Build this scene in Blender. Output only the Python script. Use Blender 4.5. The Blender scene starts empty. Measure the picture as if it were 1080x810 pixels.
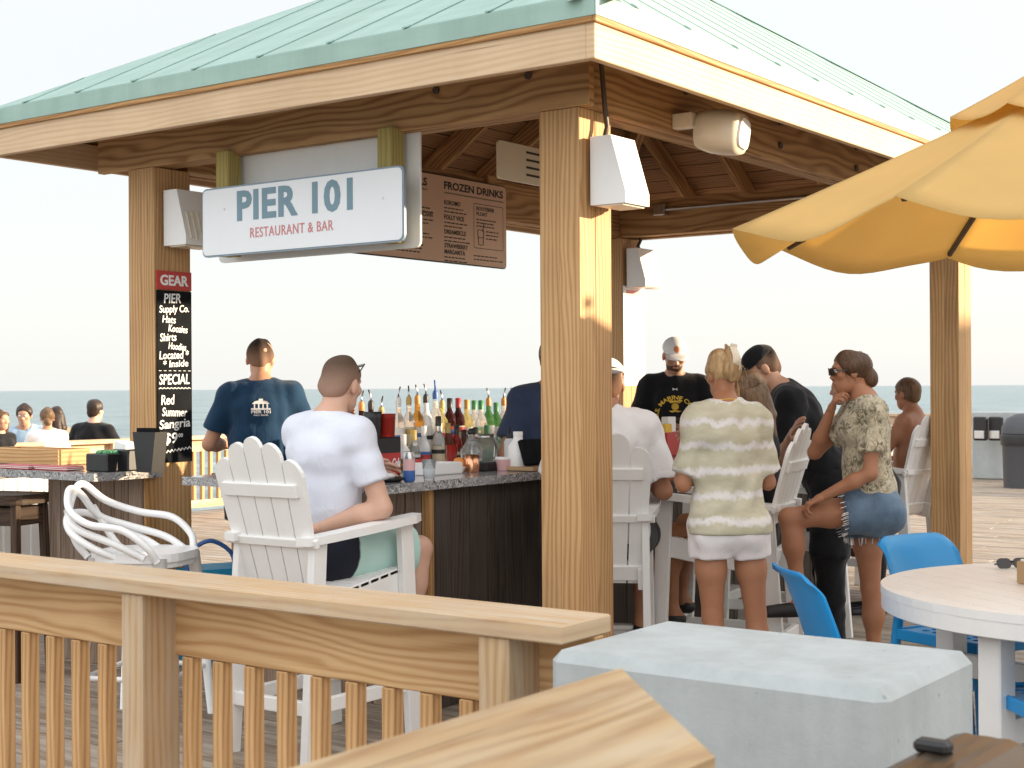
import bpy, math, random
import numpy as np
from mathutils import Matrix, Vector, Euler
from mathutils.bvhtree import BVHTree
random.seed(7); np.random.seed(7)
S = bpy.context.scene
COL = S.collection
R = math.radians
F = 1533.0; EYE = 1.45

# ------------------------------------------------------------------ frames
PAV_ROT = R(54.1)
PAV = Matrix.Translation((0.282, 6.0, 0)) @ Matrix.Rotation(PAV_ROT, 4, 'Z')   # local x runs along the right facade, y along the front facade
ID = Matrix.Identity(4)
def W(px, py, Z):      # a point at distance Z along the view
    return Vector(((px-540)/F*Z, Z, EYE+(409-.006*(px-540)-py)/F*Z))
def A(a, b, z=0): return PAV @ Vector((a, b, z))

# ------------------------------------------------------------------ object helpers
def tag(o, label=None, cat=None, group=None, kind=None):
    if label: o['label'] = label
    if cat: o['category'] = cat
    if group: o['group'] = group
    if kind: o['kind'] = kind
    return o
def thing(name, label, cat, loc=(0,0,0), rz=0.0, group=None):
    o = bpy.data.objects.new(name, None); COL.objects.link(o)
    o.empty_display_size = .1
    o.matrix_basis = Matrix.Translation(loc) @ Matrix.Rotation(rz, 4, 'Z')
    return tag(o, label, cat, group)
def mw(o):
    m = o.matrix_basis.copy()
    while o.parent: o = o.parent; m = o.matrix_basis @ m
    return m
def copy_tree(o, parent=None):
    c = o.copy(); COL.objects.link(c); c.parent = parent
    for ch in list(o.children): copy_tree(ch, c)
    return c
def rot3(a, axis): return Matrix.Rotation(a, 3, axis)
def basis(fwd, up=(0,0,1)):      # columns: x = fwd, y = side, z = up-ish
    x = Vector(fwd).normalized(); u = Vector(up)
    y = u.cross(x)
    if y.length < 1e-5: y = Vector((0,1,0)).cross(x)
    y.normalize(); z = x.cross(y)
    return Matrix((x, y, z)).transposed()

class MB:
    def __init__(s): s.v=[]; s.f=[]; s.uv=[]; s.rn=[]; s.sm=[]
    def add(s, vs, fs, uvs=None, smooth=False, rn=None):
        n = len(s.v); s.v += [tuple(p) for p in vs]
        if rn is None: rn = random.random()
        for i, f in enumerate(fs):
            s.f.append(tuple(n+k for k in f)); s.sm.append(smooth); s.rn.append(rn)
            s.uv.append(uvs[i] if uvs else [(vs[k][0]+vs[k][2]*.37, vs[k][1]+vs[k][2]) for k in f])
        return s
    def box(s, c, size, Rm=None, bev=.003, ax=None):
        h = [d/2 for d in size]; bev = min(bev, min(h)*.6)
        L = ax if ax is not None else max(range(3), key=lambda i: size[i])
        P = {}; vs = []
        for sx in (-1,1):
            for sy in (-1,1):
                for sz in (-1,1):
                    sg = (sx,sy,sz)
                    for k in range(3):
                        P[sg+(k,)] = len(vs)
                        vs.append(Vector([sg[i]*(h[i] if i==k else h[i]-bev) for i in range(3)]))
        fs = []
        for k in range(3):
            i, j = [(1,2),(0,2),(0,1)][k]
            for sg in (-1,1):
                q = []
                for si, sj in ((-1,-1),(1,-1),(1,1),(-1,1)):
                    t=[0,0,0]; t[k]=sg; t[i]=si; t[j]=sj; q.append(P[tuple(t)+(k,)])
                fs.append(q)
            for si in (-1,1):
                for sj in (-1,1):
                    a=[0,0,0]; b=[0,0,0]; a[k]=-1; b[k]=1
                    a[i]=b[i]=si; a[j]=b[j]=sj
                    fs.append([P[tuple(a)+(i,)],P[tuple(b)+(i,)],P[tuple(b)+(j,)],P[tuple(a)+(j,)]])
        for sx in (-1,1):
            for sy in (-1,1):
                for sz in (-1,1): fs.append([P[(sx,sy,sz,k)] for k in range(3)])
        ru, rv = random.uniform(0,40), random.uniform(0,40)
        out=[]; uvs=[]
        for f in fs:
            p=[vs[k] for k in f]
            nrm=(p[1]-p[0]).cross(p[2]-p[0]); cen=sum(p, Vector())/len(p)
            if nrm.dot(cen)<0: f=f[::-1]
            n=max(range(3), key=lambda i: abs(nrm[i]))
            rest=[i for i in range(3) if i!=n]
            if n==L: u,v=rest
            else: u=L; v=[i for i in rest if i!=L][0]
            uvs.append([(vs[k][u]*(.15 if n==L else 1)+ru+n*3.3, vs[k][v]+rv+n*1.7+(vs[k][n]*.9 if False else 0)) for k in f]); out.append(f)
        c=Vector(c)
        vs=[c+(Rm@p if Rm is not None else p) for p in vs]
        return s.add(vs,out,uvs)
    def bar(s, p0, p1, w, t, up=(0,0,1), bev=.003):     # box from p0 to p1, w sideways, t along up
        p0=Vector(p0); p1=Vector(p1); d=p1-p0
        return s.box((p0+p1)/2,(d.length,w,t),basis(d,up),bev,0)
    def cyl(s, p0, p1, r0, r1=None, n=12, caps=True, smooth=True):
        r1=r0 if r1 is None else r1
        p0=Vector(p0); p1=Vector(p1); B=basis(p1-p0)
        L=(p1-p0).length; ru=random.uniform(0,40)
        vs=[]; 
        for r,p in ((r0,p0),(r1,p1)):
            for i in range(n):
                a=2*math.pi*i/n; vs.append(p+B@Vector((0,math.cos(a)*r,math.sin(a)*r)))
        fs=[];uvs=[]
        for i in range(n):
            j=(i+1)%n; fs.append((i,j,n+j,n+i))
            u0=i/n*2*math.pi*r0;u1=(i+1)/n*2*math.pi*r0
            uvs.append([(ru,u0),(ru,u1),(ru+L,u1),(ru+L,u0)])
        s.add(vs,fs,uvs,smooth)
        if caps:
            s.add([vs[i] for i in range(n)],[tuple(range(n))[::-1]]); s.add([vs[n+i] for i in range(n)],[tuple(range(n))])
        return s
    def tube(s, pts, r, n=8, closed=False):
        pts=[Vector(p) for p in pts]; m=len(pts); rs=r if isinstance(r,(list,tuple)) else [r]*m
        vs=[]; up=None
        for i,p in enumerate(pts):
            d=(pts[(i+1)%m]-pts[i-1]) if closed else (pts[min(i+1,m-1)]-pts[max(i-1,0)])
            d.normalize()
            if up is None:
                up=Vector((0,0,1)) if abs(d.z)<.9 else Vector((1,0,0))
            up=(up-d*up.dot(d)); up.normalize(); sd=d.cross(up)
            for k in range(n):
                a=2*math.pi*k/n; vs.append(p+(up*math.cos(a)+sd*math.sin(a))*rs[i])
        fs=[]
        for i in range(m if closed else m-1):
            for k in range(n):
                j=(i+1)%m; fs.append((i*n+k,j*n+k,j*n+(k+1)%n,i*n+(k+1)%n)[::-1])
        if not closed: fs.append(tuple(range(n))); fs.append(tuple(range((m-1)*n,m*n))[::-1])
        return s.add(vs,fs,None,True)
    def lathe(s, prof, c=(0,0,0), n=16, Rm=None, smooth=True):
        c=Vector(c); vs=[]
        for r,z in prof:
            for i in range(n):
                a=2*math.pi*i/n; p=Vector((r*math.cos(a),r*math.sin(a),z)); vs.append(c+(Rm@p if Rm is not None else p))
        fs=[]
        for k in range(len(prof)-1):
            for i in range(n):
                j=(i+1)%n; fs.append((k*n+i,k*n+j,(k+1)*n+j,(k+1)*n+i))
        s.add(vs,fs,None,smooth)
        if prof[0][0]>1e-4: s.add(vs[:n],[tuple(range(n))[::-1]])
        if prof[-1][0]>1e-4: s.add(vs[-n:],[tuple(range(n))])
        return s
    def prism(s, poly, M, t):       # polygon in the xy plane of M, extruded by t along its z
        n=len(poly); vs=[M@Vector((x,y,0)) for x,y in poly]+[M@Vector((x,y,t)) for x,y in poly]
        ar=sum(poly[i][0]*poly[(i+1)%n][1]-poly[(i+1)%n][0]*poly[i][1] for i in range(n))
        ru=random.uniform(0,40)
        q=[(x+ru,y+ru) for x,y in poly]
        top=tuple(range(n,2*n)); bot=tuple(range(n))[::-1]
        fs=[top,bot]; uvs=[q,q[::-1]]
        for i in range(n):
            j=(i+1)%n; fs.append((i,j,n+j,n+i)); L=math.dist(poly[i],poly[j]); uvs.append([(ru,0),(ru+L,0),(ru+L,t),(ru,t)])
        if ar<0: fs=[f[::-1] for f in fs]; uvs=[u[::-1] for u in uvs]
        return s.add(vs,fs,uvs)
    def sphere(s, c, r, n=12, m=8, Rm=None):
        r=r if isinstance(r,(list,tuple)) else (r,r,r)
        c=Vector(c); vs=[]
        for k in range(m+1):
            th=math.pi*k/m
            for i in range(n):
                a=2*math.pi*i/n; p=Vector((r[0]*math.sin(th)*math.cos(a),r[1]*math.sin(th)*math.sin(a),-r[2]*math.cos(th)))
                vs.append(c+(Rm@p if Rm is not None else p))
        fs=[(k*n+i,k*n+(i+1)%n,(k+1)*n+(i+1)%n,(k+1)*n+i) for k in range(m) for i in range(n)]
        return s.add(vs,fs,None,True)
    def quad(s, ps, uv=None):
        ps=[Vector(p) for p in ps]
        L=(ps[1]-ps[0]).length; H=(ps[-1]-ps[0]).length
        return s.add(ps,[tuple(range(len(ps)))],[uv] if uv else ([[(0,0),(L,0),(L,H),(0,H)]] if len(ps)==4 else None))
    def text(s, string, M, h=None, w=None, th=.002, bold=0.0, shear=0.0, align='CENTER', spacing=1.0, arc=None):
        V,Fc=text_geo(string,bold,shear,spacing)
        if not V: return s
        x0=min(p[0] for p in V);x1=max(p[0] for p in V);y0=min(p[1] for p in V);y1=max(p[1] for p in V)
        sy=(h/(y1-y0)) if h else None
        sx=(w/(x1-x0)) if w else None
        if sy is None: sy=sx
        if sx is None: sx=sy
        off={'CENTER':-(x0+x1)/2,'LEFT':-x0,'RIGHT':-x1}[align]
        vs=[]
        for x,y in V:
            X=(x+off)*sx; Y=(y-y0)*sy
            if arc:
                a=X/arc; X,Y=math.sin(a)*(arc+Y),math.cos(a)*(arc+Y)
            vs.append((X,Y))
        n=len(vs)
        pts=[M@Vector((x,y,0)) for x,y in vs]+[M@Vector((x,y,th)) for x,y in vs]
        fs=[tuple(n+i for i in f) for f in Fc]
        cnt={}
        for f in Fc:
            for i in range(len(f)):
                e=(f[i],f[(i+1)%len(f)]); cnt[e]=1
        for (a,b) in cnt:
            if (b,a) not in cnt: fs.append((a,b,n+b,n+a))
        return s.add(pts,fs)
    def build(s, name, mat, parent=None, frame=ID, origin=None, label=None):
        me=bpy.data.meshes.new(name)
        if parent is not None: M=mw(parent).inverted()@frame
        elif origin is not None: M=Matrix.Translation(-Vector(origin))@frame
        else: M=frame
        vs=[M@Vector(p) for p in s.v]
        me.from_pydata(vs,[],s.f)
        me.update()
        ul=me.uv_layers.new(name='UVMap'); u2=me.uv_layers.new(name='rnd')
        flat=[c for f in s.uv for p in f for c in p]
        ul.data.foreach_set('uv',flat)
        flat=[c for f,r in zip(s.f,s.rn) for _ in f for c in (r,(r*7.31)%1)]
        u2.data.foreach_set('uv',flat)
        me.polygons.foreach_set('use_smooth',s.sm)
        me.materials.append(mat)
        o=bpy.data.objects.new(name,me); COL.objects.link(o)
        if parent is not None: o.parent=parent
        elif origin is not None: o.location=origin
        if label: o['label']=label
        return o
_tc={}
def text_geo(string,bold=0.0,shear=0.0,spacing=1.0):
    key=(string,bold,shear,spacing)
    if key in _tc: return _tc[key]
    cu=bpy.data.curves.new('lettering','FONT'); cu.body=string; cu.offset=bold; cu.shear=shear; cu.space_character=spacing; cu.resolution_u=3
    ob=bpy.data.objects.new('lettering',cu); COL.objects.link(ob)
    dg=bpy.context.evaluated_depsgraph_get(); me=ob.evaluated_get(dg).to_mesh()
    V=[(v.co.x,v.co.y) for v in me.vertices]; Fc=[]
    for p in me.polygons:
        f=tuple(p.vertices)
        Fc.append(f if p.normal.z>0 else f[::-1])
    ob.evaluated_get(dg).to_mesh_clear(); bpy.data.objects.remove(ob); bpy.data.curves.remove(cu)
    _tc[key]=(V,Fc); return _tc[key]
def face_frame(origin, xdir, ydir):      # matrix whose xy plane is a surface, z its outward normal
    x=Vector(xdir).normalized(); y=Vector(ydir).normalized(); z=x.cross(y)
    M=Matrix((x,y,z)).transposed().to_4x4(); M.translation=Vector(origin); return M
def rrect(w,h,r,n=4,cx=0,cy=0):
    out=[]
    for (sx,sy,a0) in ((1,1,0),(-1,1,90),(-1,-1,180),(1,-1,270)):
        for k in range(n+1):
            a=R(a0+90*k/n); out.append((cx+sx*(w/2-r)+r*math.cos(a),cy+sy*(h/2-r)+r*math.sin(a)))
    return out

# ------------------------------------------------------------------ materials
def newmat(name):
    m=bpy.data.materials.new(name); m.use_nodes=True
    nt=m.node_tree; return m,nt,nt.nodes,nt.links,nt.nodes['Principled BSDF']
def nd(nt,t,**kw):
    n=nt.nodes.new(t)
    for k,v in kw.items():
        if k in n.inputs.keys() if not k.startswith('_') else False: n.inputs[k].default_value=v
        else: setattr(n,k.lstrip('_'),v)
    return n
def ramp(nt,fac,stops):
    r=nt.nodes.new('ShaderNodeValToRGB'); e=r.color_ramp.elements
    while len(e)<len(stops): e.new(.5)
    for el,(p,c) in zip(e,stops): el.position=p; el.color=(*c,1) if len(c)==3 else c
    nt.links.new(fac,r.inputs[0]); return r.outputs[0]
def mixc(nt,fac,a,b,mode='MIX'):
    n=nt.nodes.new('ShaderNodeMix'); n.data_type='RGBA'; n.blend_type=mode
    for s,v in ((n.inputs[0],fac),(n.inputs[6],a),(n.inputs[7],b)):
        if hasattr(v,'links'): nt.links.new(v,s)
        elif isinstance(v,(int,float)): s.default_value=v
        else: s.default_value=(*v,1)
    return n.outputs[2]
def mth(nt,op,a,b=0.0):
    n=nt.nodes.new('ShaderNodeMath'); n.operation=op
    for s,v in ((n.inputs[0],a),(n.inputs[1],b)):
        if hasattr(v,'links'): nt.links.new(v,s)
        else: s.default_value=v
    return n.outputs[0]
def mapping(nt,src,scale=(1,1,1),loc=(0,0,0)):
    m=nt.nodes.new('ShaderNodeMapping'); m.inputs['Scale'].default_value=scale; m.inputs['Location'].default_value=loc
    nt.links.new(src,m.inputs[0]); return m.outputs[0]
def noise(nt,vec,scale,detail=3,rough=.5,dist=0.0):
    n=nt.nodes.new('ShaderNodeTexNoise'); n.inputs['Scale'].default_value=scale; n.inputs['Detail'].default_value=detail
    n.inputs['Roughness'].default_value=rough; n.inputs['Distortion'].default_value=dist
    if vec is not None: nt.links.new(vec,n.inputs['Vector'])
    return n.outputs[0]
def bump(nt,b,h,strength=.3,dist=.01):
    n=nt.nodes.new('ShaderNodeBump'); n.inputs['Strength'].default_value=strength; n.inputs['Distance'].default_value=dist
    nt.links.new(h,n.inputs['Height']); nt.links.new(n.outputs[0],b.inputs['Normal'])
def objco(nt):
    return nt.nodes.new('ShaderNodeTexCoord').outputs['Object']
def plain(name,col,rough=.5,metal=0,var=.06,scale=8,spec=.5,bumps=0):
    m,nt,N,L,b=newmat(name)
    n=noise(nt,objco(nt),scale,4,.6)
    c=ramp(nt,n,[(.3,tuple(x*(1-var) for x in col)),(.7,tuple(min(1,x*(1+var)) for x in col))])
    L.new(c,b.inputs['Base Color']); b.inputs['Roughness'].default_value=rough; b.inputs['Metallic'].default_value=metal
    b.inputs['Specular IOR Level'].default_value=spec
    if bumps: bump(nt,b,noise(nt,objco(nt),scale*12,3),bumps,.004)
    return m
def wood(name,base,dark,rough=.65,rings=1.0,knots=1.0,var=.16,wear=None,fine=1.0,wav=.16,nails=0):
    m,nt,N,L,b=newmat(name)
    u=nt.nodes.new('ShaderNodeUVMap'); u.uv_map='UVMap'; uv=u.outputs[0]
    u2=nt.nodes.new('ShaderNodeUVMap'); u2.uv_map='rnd'
    sep=nt.nodes.new('ShaderNodeSeparateXYZ'); L.new(u2.outputs[0],sep.inputs[0])
    # knots pull the grain around themselves
    vo=nt.nodes.new('ShaderNodeTexVoronoi'); vo.inputs['Scale'].default_value=1.5
    L.new(mapping(nt,uv,(1.0,2.6,1)),vo.inputs['Vector'])
    kd=vo.outputs['Distance']
    kn=mth(nt,'SUBTRACT',1.0,mth(nt,'MULTIPLY',kd,5.0)); kn=mth(nt,'MAXIMUM',kn,0.0)
    low=noise(nt,mapping(nt,uv,(.9,5,1)),1.0,2,.5)
    su=nt.nodes.new('ShaderNodeSeparateXYZ'); L.new(uv,su.inputs[0])
    t=mth(nt,'ADD',su.outputs[1],mth(nt,'MULTIPLY',low,wav))
    t=mth(nt,'ADD',t,mth(nt,'MULTIPLY',kn,.028*knots))
    ring=mth(nt,'SINE',mth(nt,'MULTIPLY',t,260.0*fine))
    ring=mth(nt,'MULTIPLY_ADD',ring,.5); N[-1].inputs[2].default_value=.5
    ring=mth(nt,'POWER',ring,1.6)
    fib=noise(nt,mapping(nt,uv,(2.5,170,1)),1.0,4,.6)
    mot=noise(nt,mapping(nt,uv,(1.5,7,1)),1.0,3,.5)
    fac=mth(nt,'ADD',mth(nt,'MULTIPLY',ring,.42*rings),mth(nt,'MULTIPLY',fib,.45))
    fac=mth(nt,'ADD',fac,mth(nt,'MULTIPLY',mot,.35))
    c=ramp(nt,fac,[(.22,base),(.95,dark)])
    v1=tuple(x*(1-var) for x in (1,1.0,1.0)); v2=(1+var*.6,1+var*.5,1+var*.35)
    c=mixc(nt,1.0,c,ramp(nt,sep.outputs[0],[(0,v1),(1,v2)]),'MULTIPLY')
    if wear: c=mixc(nt,ramp(nt,noise(nt,mapping(nt,uv,(1.2,9,1)),1.3,5,.65),[(.4,(0,0,0)),(.65,(1,1,1))]),c,wear)
    if knots>0:
        km=ramp(nt,kd,[(.022,(1,1,1)),(.075,(0,0,0))])
        sepc=nt.nodes.new('ShaderNodeSeparateColor'); L.new(vo.outputs['Color'],sepc.inputs[0])
        km=mth(nt,'MULTIPLY',km,mth(nt,'GREATER_THAN',sepc.outputs[0],.62))
        c=mixc(nt,mth(nt,'MULTIPLY',km,.85*min(1,knots)),c,tuple(x*.28 for x in dark))
    # seasoning checks: short dark splits along the grain
    chk=noise(nt,mapping(nt,uv,(1.1,48,1)),1.0,2,.4)
    c=mixc(nt,mth(nt,'MULTIPLY',ramp(nt,chk,[(.705,(0,0,0)),(.74,(1,1,1))]),.55),c,tuple(x*.35 for x in dark))
    st=noise(nt,uv,1.7,4,.6)
    c=mixc(nt,1.0,c,ramp(nt,st,[(.3,(.86,.84,.82)),(.6,(1,1,1))]),'MULTIPLY')
    if nails:
        v2=nt.nodes.new('ShaderNodeTexVoronoi'); v2.inputs['Scale'].default_value=nails; L.new(uv,v2.inputs['Vector'])
        c=mixc(nt,mth(nt,'MULTIPLY',mth(nt,'LESS_THAN',v2.outputs['Distance'],.0045*nails),.8),c,(.05,.035,.03))
    L.new(c,b.inputs['Base Color']); b.inputs['Roughness'].default_value=rough; b.inputs['Specular IOR Level'].default_value=.3
    bump(nt,b,fac,.25,.003)
    return m
M={}
M['pine']=wood('pine',(.66,.43,.215),(.40,.20,.075),wav=.10)
M['pine_board']=wood('pine_board',(.68,.46,.245),(.42,.225,.09),wav=.22,knots=1.4,fine=.8)
M['pine_pale']=wood('pine_pale',(.70,.53,.36),(.54,.355,.20),wav=.09,nails=3.2,rings=.7)
M['pine_rail']=wood('pine_rail',(.66,.475,.28),(.45,.27,.135),wear=(.56,.45,.33),wav=.12,nails=2.2)
M['cedar']=wood('cedar',(.60,.37,.175),(.25,.115,.042),knots=1.8,fine=.6,wav=.26)
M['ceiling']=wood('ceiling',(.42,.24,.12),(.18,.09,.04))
M['weathered']=wood('weathered',(.33,.225,.16),(.12,.075,.052),knots=1.1,wear=(.36,.27,.21))
M['darkboard']=wood('darkboard',(.085,.062,.046),(.026,.019,.015),knots=.7,wear=(.075,.06,.05))
M['orange_board']=wood('orange_board',(.50,.29,.12),(.27,.125,.042))
M['deck']=wood('deck',(.34,.26,.19),(.17,.12,.085),knots=.5,wear=(.42,.37,.315),var=.26)
M['stoolwood']=wood('stoolwood',(.085,.05,.03),(.028,.015,.009),knots=0)
M['greenpine']=wood('greenpine',(.50,.42,.15),(.33,.25,.075))
M['white_paint']=plain('white_paint',(.80,.79,.77),.45,var=.03,scale=6,bumps=.05)
M['white_plastic']=plain('white_plastic',(.82,.81,.80),.32,var=.02,scale=3)
M['cream_plastic']=plain('cream_plastic',(.72,.64,.50),.35,var=.03)
M['sign_white']=plain('sign_white',(.80,.82,.85),.35,var=.02,scale=2)
M['sign_edge']=plain('sign_edge',(.22,.29,.36),.4)
M['sign_grey']=plain('sign_grey',(.17,.28,.345),.5)
M['sign_red']=plain('sign_red',(.62,.24,.24),.5)
M['header_red']=plain('header_red',(.48,.035,.03),.5)
M['chalk']=plain('chalk',(.82,.82,.80),.9)
M['slate']=plain('slate',(.012,.013,.015),.95,var=.3,spec=.05)
M['white_cap']=plain('white_cap',(.78,.77,.77),.9,var=.03,spec=.1)
M['menu_paper']=plain('menu_paper',(.74,.49,.35),.5,var=.03,scale=3)
M['menu_ink']=plain('menu_ink',(.03,.02,.02),.6)
M['black']=plain('black',(.012,.012,.013),.45,var=.2)
M['black_soft']=plain('black_soft',(.016,.016,.02),.85,var=.3,scale=20)
M['conduit']=plain('conduit',(.09,.065,.045),.5)
M['dark_grey']=plain('dark_grey',(.06,.062,.07),.5)
M['steel']=plain('steel',(.55,.55,.55),.3,1.0)
M['blue']=plain('blue',(.006,.26,.62),.33,var=.04)
M['cyan']=plain('cyan',(.012,.27,.47),.6,var=.12)
M['bronze']=plain('bronze',(.15,.105,.065),.27,.85,var=.15,scale=3)
def granite():
    m,nt,N,L,b=newmat('granite'); o=objco(nt)
    v=nt.nodes.new('ShaderNodeTexVoronoi'); v.inputs['Scale'].default_value=130; L.new(o,v.inputs['Vector'])
    s=nt.nodes.new('ShaderNodeSeparateColor'); L.new(v.outputs['Color'],s.inputs[0])
    c=ramp(nt,s.outputs[0],[(0,(.03,.03,.035)),(.3,(.16,.15,.15)),(.62,(.38,.37,.36)),(1,(.62,.60,.58))])
    c=mixc(nt,ramp(nt,noise(nt,o,22,4),[(.35,(0,0,0)),(.7,(1,1,1))]),c,(.30,.29,.29))
    L.new(c,b.inputs['Base Color']); b.inputs['Roughness'].default_value=.12; return m
M['granite']=granite()
def roofmat():
    m,nt,N,L,b=newmat('mint_metal')
    u=nt.nodes.new('ShaderNodeUVMap'); u.uv_map='UVMap'
    n=noise(nt,mapping(nt,u.outputs[0],(.6,3,1)),2.5,5,.6)
    c=ramp(nt,n,[(.3,(.30,.435,.385)),(.7,(.36,.495,.44))])
    L.new(c,b.inputs['Base Color']); b.inputs['Roughness'].default_value=.6; b.inputs['Specular IOR Level'].default_value=.2
    sx=nt.nodes.new('ShaderNodeSeparateXYZ'); L.new(u.outputs[0],sx.inputs[0])
    stn=noise(nt,mapping(nt,u.outputs[0],(5,.5,1)),1.0,4,.6)
    c2=mixc(nt,1.0,c,ramp(nt,stn,[(.32,(.86,.87,.86)),(.6,(1,1,1))]),'MULTIPLY'); L.new(c2,b.inputs['Base Color'])
    w=mth(nt,'SINE',mth(nt,'MULTIPLY',sx.outputs[0],160.0))
    bump(nt,b,w,.12,.004); return m
M['mint']=roofmat()
def concrete(name,col,dirt=.35):
    m,nt,N,L,b=newmat(name); o=objco(nt)
    n=noise(nt,o,9,7,.7); n2=noise(nt,o,45,5,.7)
    c=ramp(nt,n,[(.25,tuple(x*(1-dirt) for x in col)),(.62,col)])
    st=noise(nt,mapping(nt,o,(7,7,.7)),1.0,5,.6)
    c=mixc(nt,1.0,c,ramp(nt,st,[(.30,(.84,.84,.83)),(.60,(1,1,1))]),'MULTIPLY')
    c=mixc(nt,ramp(nt,n2,[(.68,(0,0,0)),(.76,(1,1,1))]),c,tuple(x*.55 for x in col))
    vo=nt.nodes.new('ShaderNodeTexVoronoi'); vo.inputs['Scale'].default_value=26; L.new(o,vo.inputs['Vector'])
    sc=nt.nodes.new('ShaderNodeSeparateColor'); L.new(vo.outputs['Color'],sc.inputs[0])
    pit=mth(nt,'MULTIPLY',ramp(nt,vo.outputs['Distance'],[(.08,(1,1,1)),(.16,(0,0,0))]),mth(nt,'GREATER_THAN',sc.outputs[0],.8))
    c=mixc(nt,mth(nt,'MULTIPLY',pit,.6),c,tuple(x*.45 for x in col))
    L.new(c,b.inputs['Base Color']); b.inputs['Roughness'].default_value=.85
    bump(nt,b,n2,.25,.006); return m
M['concrete']=concrete('concrete',(.43,.455,.455),.13)
def canvas(name,col):
    m,nt,N,L,b=newmat(name); o=objco(nt)
    n=noise(nt,o,3,4,.5)
    c=ramp(nt,n,[(.3,tuple(x*.93 for x in col)),(.7,col)])
    L.new(c,b.inputs['Base Color']); b.inputs['Roughness'].default_value=.9; b.inputs['Specular IOR Level'].default_value=.15
    t=nt.nodes.new('ShaderNodeBsdfTranslucent'); L.new(c,t.inputs[0])
    mx=nt.nodes.new('ShaderNodeMixShader'); mx.inputs[0].default_value=.58
    L.new(b.outputs[0],mx.inputs[1]); L.new(t.outputs[0],mx.inputs[2])
    L.new(mx.outputs[0],N['Material Output'].inputs[0])
    bump(nt,b,noise(nt,o,6,3),.25,.03); return m
M['yellow_canvas']=canvas('yellow_canvas',(.88,.65,.29))
def water():
    m,nt,N,L,b=newmat('sea_water'); o=objco(nt)
    b.inputs['Base Color'].default_value=(.12,.19,.205,1); b.inputs['Roughness'].default_value=.35; b.inputs['IOR'].default_value=1.33; b.inputs['Specular IOR Level'].default_value=.28
    n=noise(nt,mapping(nt,o,(.25,.6,1)),1.0,6,.62)
    n2=noise(nt,mapping(nt,o,(.03,.07,1)),1.0,5,.6)
    c=ramp(nt,n2,[(.38,(.13,.19,.215)),(.62,(.25,.315,.335))])
    c=mixc(nt,ramp(nt,n,[(.57,(0,0,0)),(.68,(1,1,1))]),c,(.52,.56,.57))
    L.new(c,b.inputs['Base Color'])
    bump(nt,b,mth(nt,'ADD',n,n2),.9,.8); return m
M['water']=water()
def glassy(name,col,alpha_trans=.7,rough=.05):
    m,nt,N,L,b=newmat(name)
    b.inputs['Base Color'].default_value=(*col,1); b.inputs['Roughness'].default_value=rough
    b.inputs['Transmission Weight'].default_value=alpha_trans; b.inputs['IOR'].default_value=1.2
    n=noise(nt,objco(nt),30,2); bump(nt,b,n,.05,.002); return m

# ------------------------------------------------------------------ camera, light
cam=bpy.data.cameras.new('camera'); co=bpy.data.objects.new('camera',cam); COL.objects.link(co)
co.location=(0,0,EYE); co.rotation_euler=(R(90+.15),R(.34),0)
cam.sensor_width=36; cam.lens=36*F/1080; cam.clip_end=60000; cam.clip_start=.05
cam.dof.use_dof=True; cam.dof.focus_distance=6.3; cam.dof.aperture_fstop=10
S.camera=co
SUN_AZ=86.0; SUN_EL=11.0
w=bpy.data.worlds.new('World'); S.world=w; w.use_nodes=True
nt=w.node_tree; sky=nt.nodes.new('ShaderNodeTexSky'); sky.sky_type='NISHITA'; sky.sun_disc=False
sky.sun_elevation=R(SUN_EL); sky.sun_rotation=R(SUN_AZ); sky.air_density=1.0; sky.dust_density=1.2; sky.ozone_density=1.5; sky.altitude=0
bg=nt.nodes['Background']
# veil added to the sky: brighter overhead and behind the camera to fill shade
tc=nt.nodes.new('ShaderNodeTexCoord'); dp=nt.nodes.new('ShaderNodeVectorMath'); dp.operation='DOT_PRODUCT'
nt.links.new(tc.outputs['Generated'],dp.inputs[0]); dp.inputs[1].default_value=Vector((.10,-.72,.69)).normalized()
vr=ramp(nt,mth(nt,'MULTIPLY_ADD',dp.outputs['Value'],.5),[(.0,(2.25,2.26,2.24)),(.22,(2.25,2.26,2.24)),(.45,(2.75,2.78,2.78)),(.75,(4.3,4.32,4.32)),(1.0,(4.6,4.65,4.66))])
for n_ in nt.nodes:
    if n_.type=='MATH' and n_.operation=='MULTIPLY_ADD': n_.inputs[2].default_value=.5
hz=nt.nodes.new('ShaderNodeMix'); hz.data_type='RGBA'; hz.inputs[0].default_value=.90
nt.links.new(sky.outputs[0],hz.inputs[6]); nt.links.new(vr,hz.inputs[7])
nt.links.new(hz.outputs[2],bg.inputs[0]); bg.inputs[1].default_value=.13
sl=bpy.data.lights.new('sun','SUN'); so=bpy.data.objects.new('sun',sl); COL.objects.link(so)
sl.energy=3.7; sl.angle=R(.6); sl.color=(1,.80,.55)
d=Vector((math.sin(R(SUN_AZ))*math.cos(R(SUN_EL)),math.cos(R(SUN_AZ))*math.cos(R(SUN_EL)),math.sin(R(SUN_EL))))
so.rotation_euler=d.to_track_quat('Z','Y').to_euler(); so.location=(20,5,10)
S.view_settings.view_transform='Standard'; S.view_settings.look='None'; S.view_settings.exposure=1.72; S.view_settings.gamma=1
S.cycles.max_bounces=8; S.cycles.transmission_bounces=8; S.cycles.transparent_max_bounces=8
try: S.cycles.use_denoising=True
except Exception: pass
M['pine_near']=wood('pine_near',(.60,.42,.225),(.36,.20,.085),wear=(.52,.40,.26),fine=.55,wav=.28,knots=1.4)
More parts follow.
